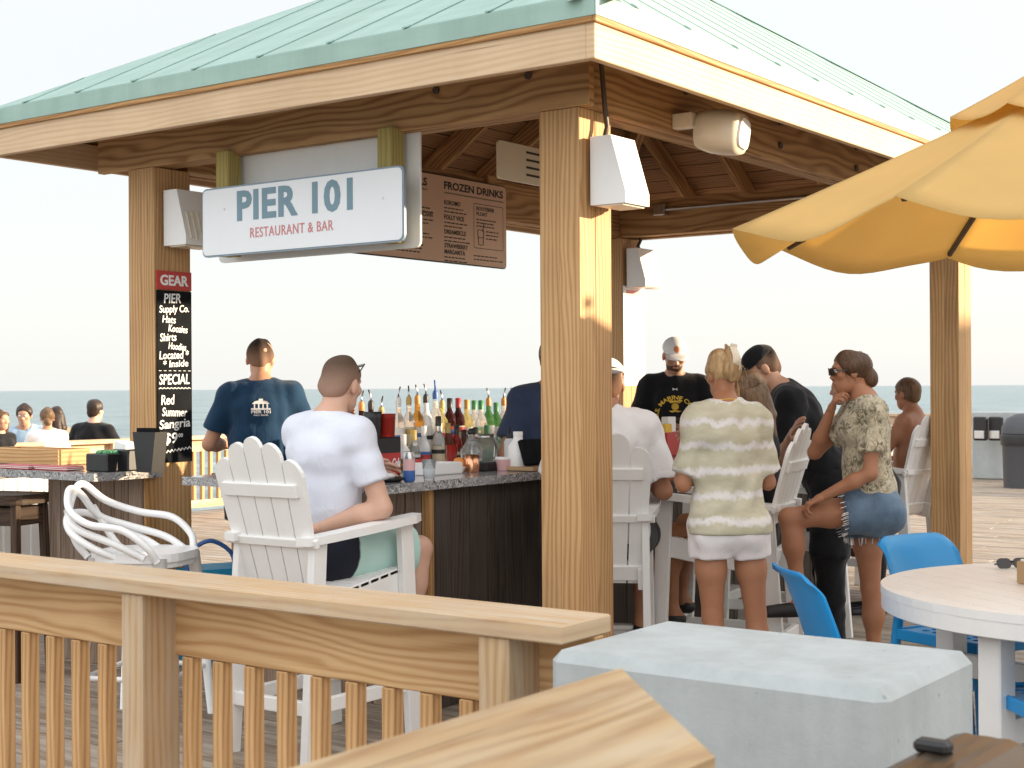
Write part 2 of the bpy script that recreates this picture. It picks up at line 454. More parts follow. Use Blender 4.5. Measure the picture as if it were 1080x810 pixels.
# ================================================================== SETTING
ST='structure'
def deck():
    mb=MB()     # boards run along local y
    a=-9.0; w=.138
    while a<18.2:
        b=-14.0+random.uniform(-3,0)
        while b<10.0:
            L=random.choice((3.6,4.2,4.9)); b0=max(b,-14); b1=min(b+L,10.0)
            if b1-b0>.2: mb.box((a,(b0+b1)/2,-.02+random.uniform(-.0015,.0015)),(w-.007,b1-b0-.004,.04),None,.004,1)
            b+=L
        a+=w
    tag(mb.build('deck',M['deck'],None,PAV),kind=ST)
    s=MB(); s.box((4.5,-2,-.25),(27.5,24,.3)); s.build('pier_slab',M['concrete'],None,PAV)['kind']=ST
deck()
mb=MB(); mb.quad([(-30000,-400,-7),(30000,-400,-7),(30000,45000,-7),(-30000,45000,-7)])
tag(mb.build('sea',M['water']),kind=ST)

# ================================================================== PAVILION
pav=thing('bar_pavilion','open timber bar pavilion with mint green metal hip roof','pavilion',A(0,0,0),PAV_ROT)
PX,PY=4.89,2.84           # outer size over the posts
def P(mb,name,mat,parent=pav,label=None): return mb.build(name,mat,parent,PAV,None,label)
EZ=2.88
for (a,b) in ((0,0),(0,2.64),(4.64,0),(4.64,2.64)):
    mb=MB()
    for (da,wa) in ((.0615,.122),(.1865,.124)):       # each post is two timbers bolted side by side
        for (db,wb) in ((.05,.1),(.15,.1)):
            mb.box((a+da,b+db,1.305),(wa,wb,2.61),None,.0025,2)
    P(mb,'post',M['pine'])
# beams
mb=MB(); mb.box((.022,1.52,2.755),(.044,3.05+.09,.286),None,.004); mb.box((.10,1.42,2.75),(.10,2.82,.27)); P(mb,'beam',M['cedar'])
mb=MB(); mb.box((2.50,.024,2.755),(4.90,.044,.286),None,.004); mb.box((2.6,.11,2.75),(4.6,.09,.27)); P(mb,'beam',M['cedar'])
mb=MB(); mb.box((4.86,1.42,2.755),(.044,2.74,.286)); mb.box((4.70,1.42,2.75),(.10,2.5,.27)); P(mb,'beam',M['cedar'])
mb=MB(); mb.box((2.46,2.815,2.755),(4.70,.044,.286)); mb.box((2.46,2.72,2.75),(4.4,.10,.27)); P(mb,'beam',M['cedar'])
for a in (.9,1.9,2.9,3.9):
    for z in (2.70,2.82): mb=MB(); mb.cyl((a,.002,z),(a,-.012,z),.018,n=10); P(mb,'bolt',M['conduit'])
for b in (.25,.75): mb=MB(); mb.cyl((.0,b,2.77),(-.012,b,2.77),.017,n=10); P(mb,'bolt',M['conduit'])
C0=(-.5,-.4); C1=(5.39,-.4); C2=(5.39,3.33); C3=(-.5,3.33); R1=(1.9,1.465); R2=(3.5,1.465); RZ=4.1
def v3(c,z): return Vector((c[0],c[1],z))
def roof_face(pts,name='roof_panel'):
    mb=MB()
    e=(pts[1]-pts[0]).normalized(); n=e.cross(pts[-1]-pts[0]).normalized()
    up=n.cross(e)
    o=pts[0]
    uv=lambda p:((p-o).dot(e),(p-o).dot(up))
    t=Vector((0,0,.03))
    top=[p+t for p in pts]; bot=[p+Vector((0,0,.004)) for p in pts]
    m=len(pts)
    mb.add(top+bot,[tuple(range(m)),tuple(range(m,2*m))[::-1]]+[(i+m,(i+1)%m+m,(i+1)%m,i) for i in range(m)],
           [[uv(p) for p in top],[uv(p) for p in bot][::-1]]+[[(0,0)]*4]*m)
    # raised seams up the slope
    W_=(pts[1]-pts[0]).length
    k=.30
    while k<W_:
        base=o+e*k
        # height where the seam meets a hip
        best=None
        for i in range(1,m):
            p,q=pts[i],pts[(i+1)%m]
            du=(q-p).dot(e)
            if abs(du)<1e-6: continue
            f=((k-(p-o).dot(e)))/du
            if 0<=f<=1:
                h=((p+(q-p)*f)-o).dot(up); best=h if best is None or h>best else best
        if best and best>.1:
            mb.bar(base+t+n*.004-up*.012,base+up*(best-.02)+t+n*.004,.010,.004,n,.001)
            mb.box(base+t+n*.006+up*.01,(.022,.035,.008),Matrix((e,up,n)).transposed(),.003)
        k+=.42
    return P(mb,name,M['mint'])
roof_face([v3(C3,EZ),v3(C0,EZ),v3(R1,RZ)])
roof_face([v3(C0,EZ),v3(C1,EZ),v3(R2,RZ),v3(R1,RZ)])
roof_face([v3(C1,EZ),v3(C2,EZ),v3(R2,RZ)])
roof_face([v3(C2,EZ),v3(C3,EZ),v3(R1,RZ),v3(R2,RZ)])
# plank ceiling under the metal
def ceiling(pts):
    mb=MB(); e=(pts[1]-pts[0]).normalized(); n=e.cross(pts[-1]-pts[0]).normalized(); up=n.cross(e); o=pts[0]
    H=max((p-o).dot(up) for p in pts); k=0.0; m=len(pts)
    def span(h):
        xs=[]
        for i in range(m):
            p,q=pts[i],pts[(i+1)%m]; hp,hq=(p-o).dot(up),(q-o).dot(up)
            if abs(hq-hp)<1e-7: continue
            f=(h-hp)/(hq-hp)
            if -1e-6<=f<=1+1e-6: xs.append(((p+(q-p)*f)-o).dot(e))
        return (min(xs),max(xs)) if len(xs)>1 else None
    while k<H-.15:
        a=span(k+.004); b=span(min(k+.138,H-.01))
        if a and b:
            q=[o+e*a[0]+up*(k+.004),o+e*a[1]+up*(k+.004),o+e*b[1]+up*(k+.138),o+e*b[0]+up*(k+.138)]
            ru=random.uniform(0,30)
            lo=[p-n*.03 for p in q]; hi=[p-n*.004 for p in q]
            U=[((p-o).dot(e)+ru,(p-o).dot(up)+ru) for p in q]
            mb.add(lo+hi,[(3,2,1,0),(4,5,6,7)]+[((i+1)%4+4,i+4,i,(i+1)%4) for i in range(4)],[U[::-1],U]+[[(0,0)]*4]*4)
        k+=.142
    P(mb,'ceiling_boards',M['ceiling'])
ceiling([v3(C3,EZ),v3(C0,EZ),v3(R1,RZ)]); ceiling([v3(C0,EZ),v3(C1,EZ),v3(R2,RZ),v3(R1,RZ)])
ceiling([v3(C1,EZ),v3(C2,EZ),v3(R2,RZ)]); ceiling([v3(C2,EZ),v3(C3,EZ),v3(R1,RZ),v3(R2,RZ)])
# rafters
def rafter(p,q,w=.042,dp=.14,drop=.035):
    p=Vector(p);q=Vector(q); z=Vector((0,0,1)); d=(q-p); nrm=d.cross(z.cross(d)).normalized()
    if nrm.z<0: nrm=-nrm
    off=-nrm*(drop+dp/2); p=p+d.normalized()*.03
    mb=MB(); mb.bar(p+off,q+off,w,dp,nrm); P(mb,'rafter',M['cedar'])
for c,r in ((C0,R1),(C1,R2),(C2,R2),(C3,R1)): rafter(v3(c,EZ),v3(r,RZ),.06,.17,.055)
sr=(RZ-EZ)/1.865
for a in (.35,.95,1.55,2.15,2.75,3.35,3.95,4.55):
    for s in (0,1):
        lim=min(1.865,(a+.5)*1.865/2.4,(5.39-a)*1.865/1.89)-.05
        y0=-.4 if s==0 else 3.33; y1=y0+lim if s==0 else y0-lim
        rafter((a,y0,EZ),(a,y1,EZ+lim*sr))
for b in (.1,.62,1.14,1.78,2.3,2.82):
    for s in (0,1):
        run=2.4 if s==0 else 1.89
        lim=min(1.0,(b+.4)/1.865,(3.33-b)/1.865)*run-.05
        x0=-.5 if s==0 else 5.39; x1=x0+lim if s==0 else x0-lim
        rafter((x0,b,EZ),(x1,b,EZ+lim*(RZ-EZ)/run))
mb=MB(); mb.box((2.7,1.465,RZ-.14),(1.7,.045,.2)); P(mb,'ridge_board',M['cedar'])
# fascia and drip edge
def strip(c0,c1,z0,z1,out,t,name,mat):
    p=v3(c0,(z0+z1)/2); q=v3(c1,(z0+z1)/2); d=(q-p).normalized(); n=Vector((d.y,-d.x,0))
    mb=MB(); mb.bar(p+n*out-d*(out+t/2),q+n*out+d*(out-t/2),t,z1-z0,(0,0,1),.003); P(mb,name,mat)
cs=[C0,C1,C2,C3]
for i in range(4):
    c0,c1=cs[i],cs[(i+1)%4]
    strip(c0,c1,2.667,2.805,-.022,.038,'fascia_board',M['pine_pale'])
    strip(c0,c1,2.80,2.83,.004,.014,'drip_board',M['orange_board'])
    strip(c0,c1,2.822,2.903,.012,.006,'drip_edge',M['mint'])
for c,r in ((C0,R1),(C1,R2),(C2,R2),(C3,R1)):
    mb=MB(); p=v3(c,EZ+.026); q=v3(r,RZ+.026); d=(q-p).normalized()
    s=Vector((d.y,-d.x,0)).normalized()
    for sg in (-1,1):
        m_=(p+q)/2+s*sg*.047-Vector((0,0,.014)); side=(s*sg-Vector((0,0,.34))).normalized(); up=d.cross(side)*sg
        B=Matrix((d,side,d.cross(side))).transposed()
        mb.box(m_,((q-p).length,.11,.005),B,.002,0)
    P(mb,'hip_cap',M['mint'])
mb=MB(); mb.box((2.7,1.465,RZ+.045),(1.75,.2,.02)); P(mb,'ridge_cap',M['mint'])

# ================================================================== BAR
CT=1.04
bar=thing('bar_counter','long bar counter with speckled granite top and dark plank side under the pavilion','bar',A(2.2,.95,0),PAV_ROT)
def bpart(mb,name,mat,par,label=None): return mb.build(name,mat,par,PAV,None,label)
mb=MB()
Mz=Matrix.Translation((0,0,CT-.04))
mb.prism([(-.38,.77),(-.38,2.0),(.22,2.0),(.22,1.36),(4.6,1.36),(4.6,.77)][::-1],Mz,.04)
bpart(mb,'countertop',M['granite'],bar)
mb=MB(); k=.86
while k<1.86: mb.box((.02,k+.048,.5),(.02,.094,1.0),None,.003,2); k+=.1
bpart(mb,'front_panel',M['weathered'],bar)
mb=MB(); mb.box((.016,.828,.5),(.04,.04,1.0)); bpart(mb,'corner_trim',M['orange_board'],bar)
mb=MB(); k=.05
while k<4.5: mb.box((k+.068,.84,.5),(.133,.02,1.0),None,.003,2); k+=.139
bpart(mb,'side_panel',M['darkboard'],bar)
mb=MB(); mb.box((2.3,1.33,.5),(4.3,.02,.96)); mb.box((.2,1.6,.5),(.02,.5,.96)); bpart(mb,'inner_panel',M['darkboard'],bar)
wing=thing('service_counter','weathered plank counter with granite top beside the chalkboard post','counter',A(0,3.6,0),PAV_ROT)
mb=MB(); mb.prism([(-.44,2.57),(-.01,2.57),(-.01,2.86),(.3,2.86),(.3,5.4),(-.36,5.4)],Mz,.04); bpart(mb,'countertop',M['granite'],wing)
mb=MB(); k=2.645
while k<3.42: mb.box((-.07,k+.055,.5),(.02,.108,1.0),None,.003,2); k+=.112
bpart(mb,'front_panel',M['weathered'],wing)
mb=MB()
for i in range(1): mb.box((-.045,2.626,.5),(.07,.02,1.0),None,.003,2)
bpart(mb,'end_panel',M['orange_board'],wing)
mb=MB(); mb.box((.27,3.13,.5),(.03,.54,1.0)); bpart(mb,'back_panel',M['weathered'],wing)
# back counter seen past the chalkboard post
bk=thing('back_counter','plain brown timber counter behind the navy shirted man','counter',A(2.5,2.95,0),PAV_ROT)
mb=MB(); mb.box((1.6,2.95,1.06),(1.5,.05,.16),None,.004); mb.box((1.6,3.0,.94),(1.5,.3,.04)); bpart(mb,'ledge',M['weathered'],bk)
mb=MB(); k=1.1
while k<2.4: mb.box((k,2.98,.46),(.05,.05,.92),None,.004,2); k+=.42
bpart(mb,'slats',M['stoolwood'],bk)

# ================================================================== FOREGROUND RAILINGS
def railing(name,label,cat,frame,p0,p1,h,posts,mats,bsp=.127,cap_w=.18,post=(.089,.14),board=.14,cap_o=.018,group=None):
    """p0->p1 in frame coords (2D); posts = list of distances along"""
    p0=Vector((*p0,0)); p1=Vector((*p1,0)); d=(p1-p0); L=d.length; d.normalize(); n=Vector((-d.y,d.x,0))
    wp=frame@((p0+p1)/2)
    root=thing(name,label,cat,wp,PAV_ROT,group)
    def bl(mb,nm,mt): return mb.build(nm,mt,root,frame)
    mb=MB(); mb.bar(p0-n*cap_o+Vector((0,0,h-.022)),p1-n*cap_o+Vector((0,0,h-.022)),cap_w,.044,(0,0,1),.004); bl(mb,'cap_rail',mats[0])
    mb=MB(); mb.bar(p0+n*.0+Vector((0,0,h-.045-board/2)),p1+Vector((0,0,h-.045-board/2)),.038,board,(0,0,1),.003); bl(mb,'rail_board',mats[1])
    mb=MB(); mb.bar(p0+Vector((0,0,.12)),p1+Vector((0,0,.12)),.038,.09,(0,0,1),.003); bl(mb,'bottom_rail',mats[1])
    for t in posts:
        q=p0+d*t; mb=MB(); mb.box(q-n*(cap_o*1.35)+Vector((0,0,(h-.046)/2)),(post[0],post[1],h-.046),Matrix((d,n,Vector((0,0,1)))).transposed(),.004,2); bl(mb,'post',mats[2])
    proto=None; t=.08
    while t<L-.05:
        if all(abs(t-q)>.085 for q in posts):
            c=p0+d*t
            if proto is None:
                mb=MB(); mb.box((0,0,(h-.047-board+.167)/2),(.042,.042,h-.047-board-.167),Matrix((d,n,Vector((0,0,1)))).transposed(),.003,2)
                proto=mb.build('baluster',mats[3],None,ID)
                # vertices are root-local already
                o=proto
            else: o=proto.copy(); COL.objects.link(o)
            o.parent=root; o.location=(mw(root).inverted()@(frame@(c-n*0.0)))
        t+=bsp
    return root
# ================================================================== SIGNS
def a_of(px,b):      # where a sight line at screen column px crosses the plane local y = b
    r=(px-540)/F; return (r*(6+.586*b)-.282+.81*b)/(.586-.81*r)
UP=Vector((0,0,1)); DA=PAV.to_3x3()@Vector((1,0,0)); DB=PAV.to_3x3()@Vector((0,1,0))
def fr_front(a,b,z): return face_frame(A(a,b,z),-DB,UP)     # faces out of the front facade
def fr_side(a,b,z): return face_frame(A(a,b,z),DA,UP)       # faces out of the right facade
def build_w(mb,name,mat,par,label=None): return mb.build(name,mat,par,ID,None,label)

sg=thing('restaurant_sign','white PIER 101 sign with grey rim hung below the front beam','sign',A(-.1,1.51,2.10),PAV_ROT)
mb=MB(); mb.prism(rrect(1.302,.338,.03),fr_front(-.085,1.51,2.27),.014); build_w(mb,'rim',M['sign_edge'],sg)
mb=MB(); mb.prism(rrect(1.285,.321,.026),fr_front(-.1,1.51,2.27),.003); build_w(mb,'face',M['sign_white'],sg)
mb=MB(); mb.text('PIER 101',fr_front(-.1035,1.535,2.262),h=.15,w=.75,bold=.035,spacing=1.08); build_w(mb,'lettering',M['sign_grey'],sg,'large grey PIER 101 lettering')
mb=MB(); mb.text('RESTAURANT & BAR',fr_front(-.1035,1.55,2.178),h=.048,w=.54,bold=.002,spacing=1.1); build_w(mb,'lettering',M['sign_red'],sg,'small red RESTAURANT & BAR line')
mb=MB()
for b in (.98,2.0): mb.cyl(A(-.103,b,2.33 if b>1.5 else 2.3),A(-.106,b,2.33 if b>1.5 else 2.3),.006,n=8); 
build_w(mb,'screw',M['steel'],sg)
hb=thing('hanging_sign_back','white backing panel behind the PIER 101 sign on two timber hangers','sign',A(.09,1.5,2.1),PAV_ROT)
mb=MB(); mb.prism(rrect(1.32,.56,.03),fr_front(.085,1.57,2.37),.012); build_w(mb,'panel',M['white_paint'],hb)
for b in (1.02,2.08):
    mb=MB(); mb.box((0,b,2.37),(.088,.088,.52),None,.003,2); mb.build('hanger',M['greenpine'],hb,PAV)

# hanging drinks menu
mn=thing('drinks_menu_board','tan FROZEN DRINKS menu board hung under the far left beam','menu board',A(2.3,2.6,2.26),PAV_ROT)
bb=2.60; a0,a1=a_of(360,bb),a_of(535,bb); zc=2.55; hh=.57
mb=MB(); mb.prism(rrect(a1-a0,hh,.03),fr_side((a0+a1)/2,bb+.016,zc),.014); build_w(mb,'rim',M['black'],mn)
mb=MB(); mb.prism(rrect(a1-a0-.016,hh-.016,.026),fr_side((a0+a1)/2,bb,zc),.003); build_w(mb,'face',M['menu_paper'],mn)
mb=MB()
def mt(s,px,z,h,w=None,bold=.0): mb.text(s,fr_side(a_of(px,bb),bb-.0035,z),h=h,w=w,bold=bold,align='LEFT',th=.001)
mt('FROZEN DRINKS',469,2.745,.052,a_of(531,bb)-a_of(469,bb),.03)
mt('COCKTAILS',404,2.745,.052,a_of(451,bb)-a_of(404,bb),.03)
def squig(px0,px1,z):
    x0,x1=a_of(px0,bb),a_of(px1,bb); n=int((x1-x0)/.014); pts=[A(x0+(x1-x0)*i/n,bb-.004,z+(.004 if i%2 else -.004)) for i in range(n+1)]
    mb.tube(pts,.0028,4)
squig(469,531,2.722); squig(404,451,2.722)
for s,z,w in (('KOKOMO',2.645,.17),('FOLLY VICE',2.55,.21),('DREAMSICLE',2.455,.23),('STRAWBERRY',2.365,.25),('MARGARITA',2.325,.22)):
    mt(s,469,z,.03,w,.025)
for s,px,z,w in (('OCEAN',443,2.55,.13),('ER',441,2.46,.05)): mt(s,px,z,.028,w,.02)
rr=random.Random(3)
def fine(px,z,w,n=1):
    for k in range(n):
        x=a_of(px,bb); e=x+w*rr.uniform(.8,1)
        while x<e:
            l=rr.uniform(.015,.045); mb.box(A(x+l/2,bb-.004,z-k*.024),(.001,.001,.001)) if False else mb.prism([(0,0),(l,0),(l,.008),(0,.008)],fr_side(x,bb-.0032,z-k*.024),.001); x+=l+.009
for z in (2.62,2.525,2.43,2.30): fine(469,z,.24,2)
for z in (2.60,2.525,2.435): fine(441,z,.12,2)
fine(370,2.33,.34,2); fine(402,2.36,.42,3)
x0,x1=a_of(500,bb),a_of(531,bb)
fr=rrect(x1-x0,.30,.012,4); fi=rrect(x1-x0-.008,.292,.010,4)
mtx=fr_side((x0+x1)/2,bb-.0035,2.535)
n=len(fr); mb.add([mtx@Vector((x,y,.001)) for x,y in fr]+[mtx@Vector((x,y,.001)) for x,y in fi],[(i,(i+1)%n,n+(i+1)%n,n+i) for i in range(n)])
mt('ROOTBEER',503,2.64,.026,.2,.025); mt('FLOAT',503,2.605,.026,.12,.025)
for i in range(3): fine(503,2.575-i*.022,.24,1)
[mb.bar(A(a_of(505,bb)+p_[0],bb-.005,2.41+p_[1]),A(a_of(505,bb)+q_[0],bb-.005,2.41+q_[1]),.003,.004,tuple(UP) if p_[1]==q_[1] else tuple(DA)) for p_,q_ in (((0,0),(.05,0)),((.05,0),(.06,.1)),((0,0),(-.01,.1)),((-.01,.1),(.06,.1)),((-.005,.05),(.055,.05)))]
mb.bar(A(a_of(509,bb),bb-.005,2.5),A(a_of(511,bb),bb-.005,2.56),.004,.002,tuple(DA))
fine(513,2.50,.13,3); fine(500,2.33,.3,2)
build_w(mb,'lettering',M['menu_ink'],mn)
mb=MB()
for a in (a0+.12,a1-.12): mb.box(A(a,bb+.06,2.6),(.08,.05,.6),PAV.to_3x3(),.003,2)
build_w(mb,'hanger',M['pine'],mn)

wm=thing('overhead_menu_board','plain pale board hanging under the roof beside the near post','menu board',A(1.5,1.2,2.54),PAV_ROT)
mb=MB(); mb.prism(rrect(1.3,.20,.02),fr_side(1.70,1.2,2.64),.012); build_w(mb,'panel',M['cream_plastic'],wm)
mb=MB()
for i in range(4): mb.prism([(0,0),(.16,0),(.16,.012),(0,.012)],fr_side(1.30,1.187,2.70-i*.04),.001)
build_w(mb,'lettering',M['menu_ink'],wm)

# chalkboard on the far left post
cb=thing('chalkboard_sign','black chalkboard with red GEAR header and white hand lettering on post','chalkboard',A(.125,2.6,1.08),PAV_ROT)
yb=2.64
mb=MB(); mb.prism([(-.115,0),(.118,0),(.118,.90),(-.115,.90)],fr_side(.127,yb-.002,1.07),.008); build_w(mb,'board',M['slate'],cb)
mb=MB(); mb.prism([(-.115,0),(.118,0),(.118,.098),(-.115,.098)],fr_side(.127,yb-.002,1.975),.009); build_w(mb,'header',M['header_red'],cb)
mb=MB(); mb.text('GEAR',fr_side(.127,yb-.0115,1.996),h=.056,w=.19,bold=.03); build_w(mb,'lettering',M['chalk'],cb,'white GEAR lettering on red')
mb=MB()
for s,z,h,w,x,tilt in (('PIER',1.905,.05,.115,.115,2),('Supply Co.',1.845,.05,.20,.127,3),('Hats',1.80,.038,.09,.09,-2),('Koozies',1.752,.038,.13,.15,-3),('Shirts',1.705,.042,.11,.085,3),('Hoodies',1.66,.036,.12,.145,-4),('Located *',1.612,.045,.20,.125,2),('* Inside',1.57,.038,.17,.135,3),('SPECIAL',1.478,.055,.205,.125,1),('Red',1.372,.052,.09,.08,2),('Summer',1.31,.046,.17,.125,-2),('Sangria',1.235,.062,.21,.128,3),('$9',1.16,.065,.09,.10,2),('oo',1.2,.02,.03,.165,0)):
    mtx=fr_side(x,yb-.0105,z)@Matrix.Rotation(R(tilt),4,'Z')
    mb.text(s,mtx,h=h,w=w,bold=.012,shear=.12,th=.001)
mb.tube([A(.02+i*.012,yb-.0105,1.455+(.006 if i%2 else 0)) for i in range(19)],.003,4)
mb.tube([A(.02+i*.012,yb-.0105,1.115+i*.0012+(.012 if i%2 else 0)) for i in range(19)],.0045,4)
for i in range(7): mb.bar(A(.02+i*.033,yb-.0105,1.55),A(.038+i*.033,yb-.0105,1.55),.003,.003)
build_w(mb,'lettering',M['chalk'],cb,'white hand chalked words')

pm=thing('post_menu','small pale menu sheet with red lines on the far back post','menu',A(4.76,2.6,1.5),PAV_ROT)
mb=MB(); mb.prism([(-.16,0),(.16,0),(.16,.78),(-.16,.78)],fr_side(4.80,2.637,1.46),.006); build_w(mb,'sheet',M['sign_white'],pm)
mb=MB()
for i in range(15): mb.prism([(-.12,0),(rr.uniform(0,.12),0),(rr.uniform(0,.12),.012),(-.12,.012)],fr_side(4.80,2.6308,1.5+i*.045),.001)
mb.prism([(-.12,0),(.12,0),(.12,.05),(-.12,.05)],fr_side(4.80,2.6308,2.16),.001)
build_w(mb,'lettering',M['sign_red'],pm)

# ================================================================== SPEAKERS, CABLES
def wedge(name,label,a,b,z,w=.27,h=.30,d0=.10,d1=.17,louvre=False,cat='speaker'):
    root=thing(name,label,cat,A(a,b,z),PAV_ROT)
    mb=MB(); prof=[(0,0),(d1,-.0),(d1,.05),(d0,h),(0,h)]
    Mx=face_frame(A(a-w/2,b,z),-DB,UP)     # profile plane: x out of the side facade
    mb.prism(prof,Matrix(((*(-DB),),(0,0,1),tuple(DA))).transposed().to_4x4() if False else face_frame(A(a+w/2,b,z),-DB,UP),w)
    build_w(mb,'case',M['white_plastic'],root)
    mb=MB(); mb.box(A(a,b+.004-.02,z+h/2),(w*.75,.035,h*.8),PAV.to_3x3(),.004); build_w(mb,'mount_plate',M['white_paint'],root)
    if louvre:
        mb=MB()
        for i in range(6):
            x=a-w/2+.035+i*.037
            mb.box(A(x,b-d1*.86,z+.10),(.014,.03,.15),PAV.to_3x3()@rot3(R(-15),'X'),.003,2)
        build_w(mb,'louvre',M['cream_plastic'],root)
    mb=MB(); mb.box(A(a,b-d1*.55,z-.004),(w*.9,d1*.7,.008),PAV.to_3x3(),.002); build_w(mb,'bottom_grille',M['cream_plastic'],root)
    return root
wedge('wedge_speaker','white wedge shaped speaker box with cable on the near corner post',.15,-.02,2.205,.19,.285)
wedge('wedge_speaker','white slotted wedge box on the post above the chalkboard',.16,2.62,2.20,.22,.29,.10,.17,True)
wedge('wedge_speaker','small white wedge speaker on the far back post',4.80,2.62,2.23,.26,.30)
def cable(label,pts,r,nm='cable',cat='cable'):
    mb=MB(); mb.tube(pts,r,8); o=mb.build(nm,M['conduit'],None,ID,pts[0]); tag(o,label,cat); return o
cable('dark cable bent down from the near beam to the white speaker',[A(.12,-.03,2.86),A(.13,-.035,2.75),A(.14,-.04,2.62),A(.14,-.05,2.54),A(.12,-.05,2.49)],.011)
cable('dark cable hanging from the back beam to the small far speaker',[A(4.78,2.58,2.68),A(4.8,2.57,2.6),A(4.76,2.57,2.55),A(4.79,2.56,2.50)],.014)
cd=thing('conduit_pipe','thin electrical conduit with junction box along the back beam','conduit',A(4.6,1.3,2.8),PAV_ROT)
mb=MB(); mb.tube([A(4.62,2.25,2.80),A(4.62,1.2,2.80),A(4.62,.2,2.80)],.014,8); mb.build('pipe',M['steel'],cd,ID)
mb=MB(); mb.box(A(4.62,2.28,2.80),(.08,.1,.09),PAV.to_3x3(),.006); mb.build('junction_box',M['steel'],cd,ID)
fl=thing('round_speaker','cream rounded outdoor speaker with bracket clamped to the right beam','speaker',A(.95,-.05,2.62),PAV_ROT)
ctr=A(.93,-.17,2.615)
Bf=basis((-DB+DA*.25-UP*.15).normalized())
mb=MB(); 
n=20; rings=[(-.11,.60),(-.10,.82),(-.05,.97),(.02,1.0),(.07,.97),(.10,.88)]
vs=[];fs=[]
for x,sc in rings:
    for i in range(n):
        t=2*math.pi*i/n; cx=math.copysign(abs(math.cos(t))**.7,math.cos(t)); sx=math.copysign(abs(math.sin(t))**.7,math.sin(t))
        vs.append(ctr+Bf@Vector((x,cx*.135*sc,sx*.10*sc)))
for k in range(len(rings)-1):
    for i in range(n): fs.append((k*n+i,k*n+(i+1)%n,(k+1)*n+(i+1)%n,(k+1)*n+i))
fs+= [tuple(range(n))[::-1],tuple(range((len(rings)-1)*n,len(rings)*n))]
mb.add(vs,fs,None,True); build_w(mb,'shell',M['cream_plastic'],fl)
mb=MB(); Mg=Bf.to_4x4(); Mg.translation=ctr+Bf@Vector((.100,0,0))
mb.prism(rrect(.2,.13,.05),Mg@Matrix(((0,0,1,0),(1,0,0,0),(0,1,0,0),(0,0,0,1))),.012); build_w(mb,'grille',M['white_plastic'],fl)
mb=MB(); mb.box(A(.80,-.05,2.66),(.05,.1,.07),PAV.to_3x3(),.004); mb.bar(A(.8,-.05,2.66),A(.9,-.12,2.64),.03,.03); build_w(mb,'bracket',M['cream_plastic'],fl)

# ================================================================== FURNITURE
def adirondack():
    root=thing('adirondack_chair','','chair')
    def b(mb,n,m=M['white_paint']): return mb.build(n,m,root)
    for s in (-1,1):
        mb=MB(); mb.bar((s*.215,-.30,0),(s*.205,-.235,.86),.034,.075,(0,1,0)); b(mb,'leg')
        mb=MB(); mb.bar((s*.225,.31,0),(s*.215,.27,.885),.034,.075,(0,1,0)); b(mb,'leg')
        mb=MB(); mb.bar((s*.185,-.26,.575),(s*.185,.29,.66),.03,.10,(0,0,1)); b(mb,'seat_rail')
        mb=MB(); mb.bar((s*.20,-.29,.22),(s*.205,.30,.22),.03,.055,(0,0,1)); b(mb,'stretcher')
        # arm: long curved board
        out=[(s*.17,-.32),(s*.185,-.1),(s*.19,.28),(s*.2,.34),(s*.25,.34),(s*.275,.28),(s*.27,0),(s*.255,-.2),(s*.235,-.31)]
        mb=MB(); k=len(out); Mx=Matrix.Translation((0,0,.872))@Matrix.Rotation(R(4.5),4,'X')
        mb.prism(out if s>0 else out,Mx,.032); b(mb,'arm')
    mb=MB()
    for i in range(9): mb.box((0,-.20+i*.06,.628+i*.0092),(.40,.052,.02),rot3(R(8.7),'X'),.003,0)
    b(mb,'seat')
    tops=(1.135,1.205,1.245,1.245,1.205,1.135) if False else (1.18,1.245,1.27,1.245,1.18)
    for i,t in enumerate(tops):
        x0=(i-2)*.079; x1=(i-2)*.096; w0=.072; w1=.091
        y0=-.175; z0=.555; L=(t-z0)/math.cos(R(16))
        Mx=Matrix.Translation((0,y0,z0))@Matrix.Rotation(R(16),4,'X')
        # polygon in the slat plane (x, up)
        poly=[(x0-w0/2,0),(x0+w0/2,0)]
        tilt=(-1,-.5,0,.5,1)[i]
        for k in range(9):
            a=math.pi*k/8; poly.append((x1+math.cos(a)*w1/2,L-w1*.5+math.sin(a)*w1*.5+tilt*-.02*math.cos(a)*1.0))
        mb=MB(); mb.prism(poly,Mx@Matrix.Rotation(R(90),4,'X')@Matrix.Translation((0,0,0)),.018); b(mb,'back_slat')
    for z,w in ((1.06,.40),(.855,.50),(.60,.37)):
        y=-.175-(z-.555)*math.tan(R(16))-.022
        mb=MB(); mb.box((0,y,z),(w,.022,.055 if z>1 else .035 if z>.7 else .07),rot3(R(16),'X'),.003,0); b(mb,'back_brace')
    mb=MB(); mb.box((0,.315,.235),(.42,.03,.055),None,.003); mb.box((0,.33,.265),(.42,.09,.022),None,.003); b(mb,'footrest')
    mb=MB(); mb.box((0,-.287,.22),(.40,.03,.055),None,.003); b(mb,'stretcher')
    return root
ch0=adirondack()
def place(root,x,y,az,label,group,first=[]):
    if root not in first: first.append(root); o=root
    else: o=copy_tree(root)
    o.matrix_basis=Matrix.Translation((x,y,0))@Matrix.Rotation(-R(az),4,'Z'); tag(o,label,None,group); return o
GA='tall white chairs around the bar'
AZA=35.9; AZB=-54.1
pA=A(-.68,.87); place(ch0,pA.x+.04,pA.y-.03,AZA,'white slatted tall chair holding the man in pale blue tee',GA)
place(ch0,.425,6.88,6,'white slatted tall chair right beside the near post under a white capped man',GA)
place(ch0,1.09,7.30,-66,'white slatted tall chair beside the woman in striped green tee',GA)
place(ch0,1.55,8.3,-64,'white slatted tall chair behind the woman in denim shorts',GA)
place(ch0,2.60,10.2,-48,'white slatted tall chair of the shirtless boy by the far right post',GA)

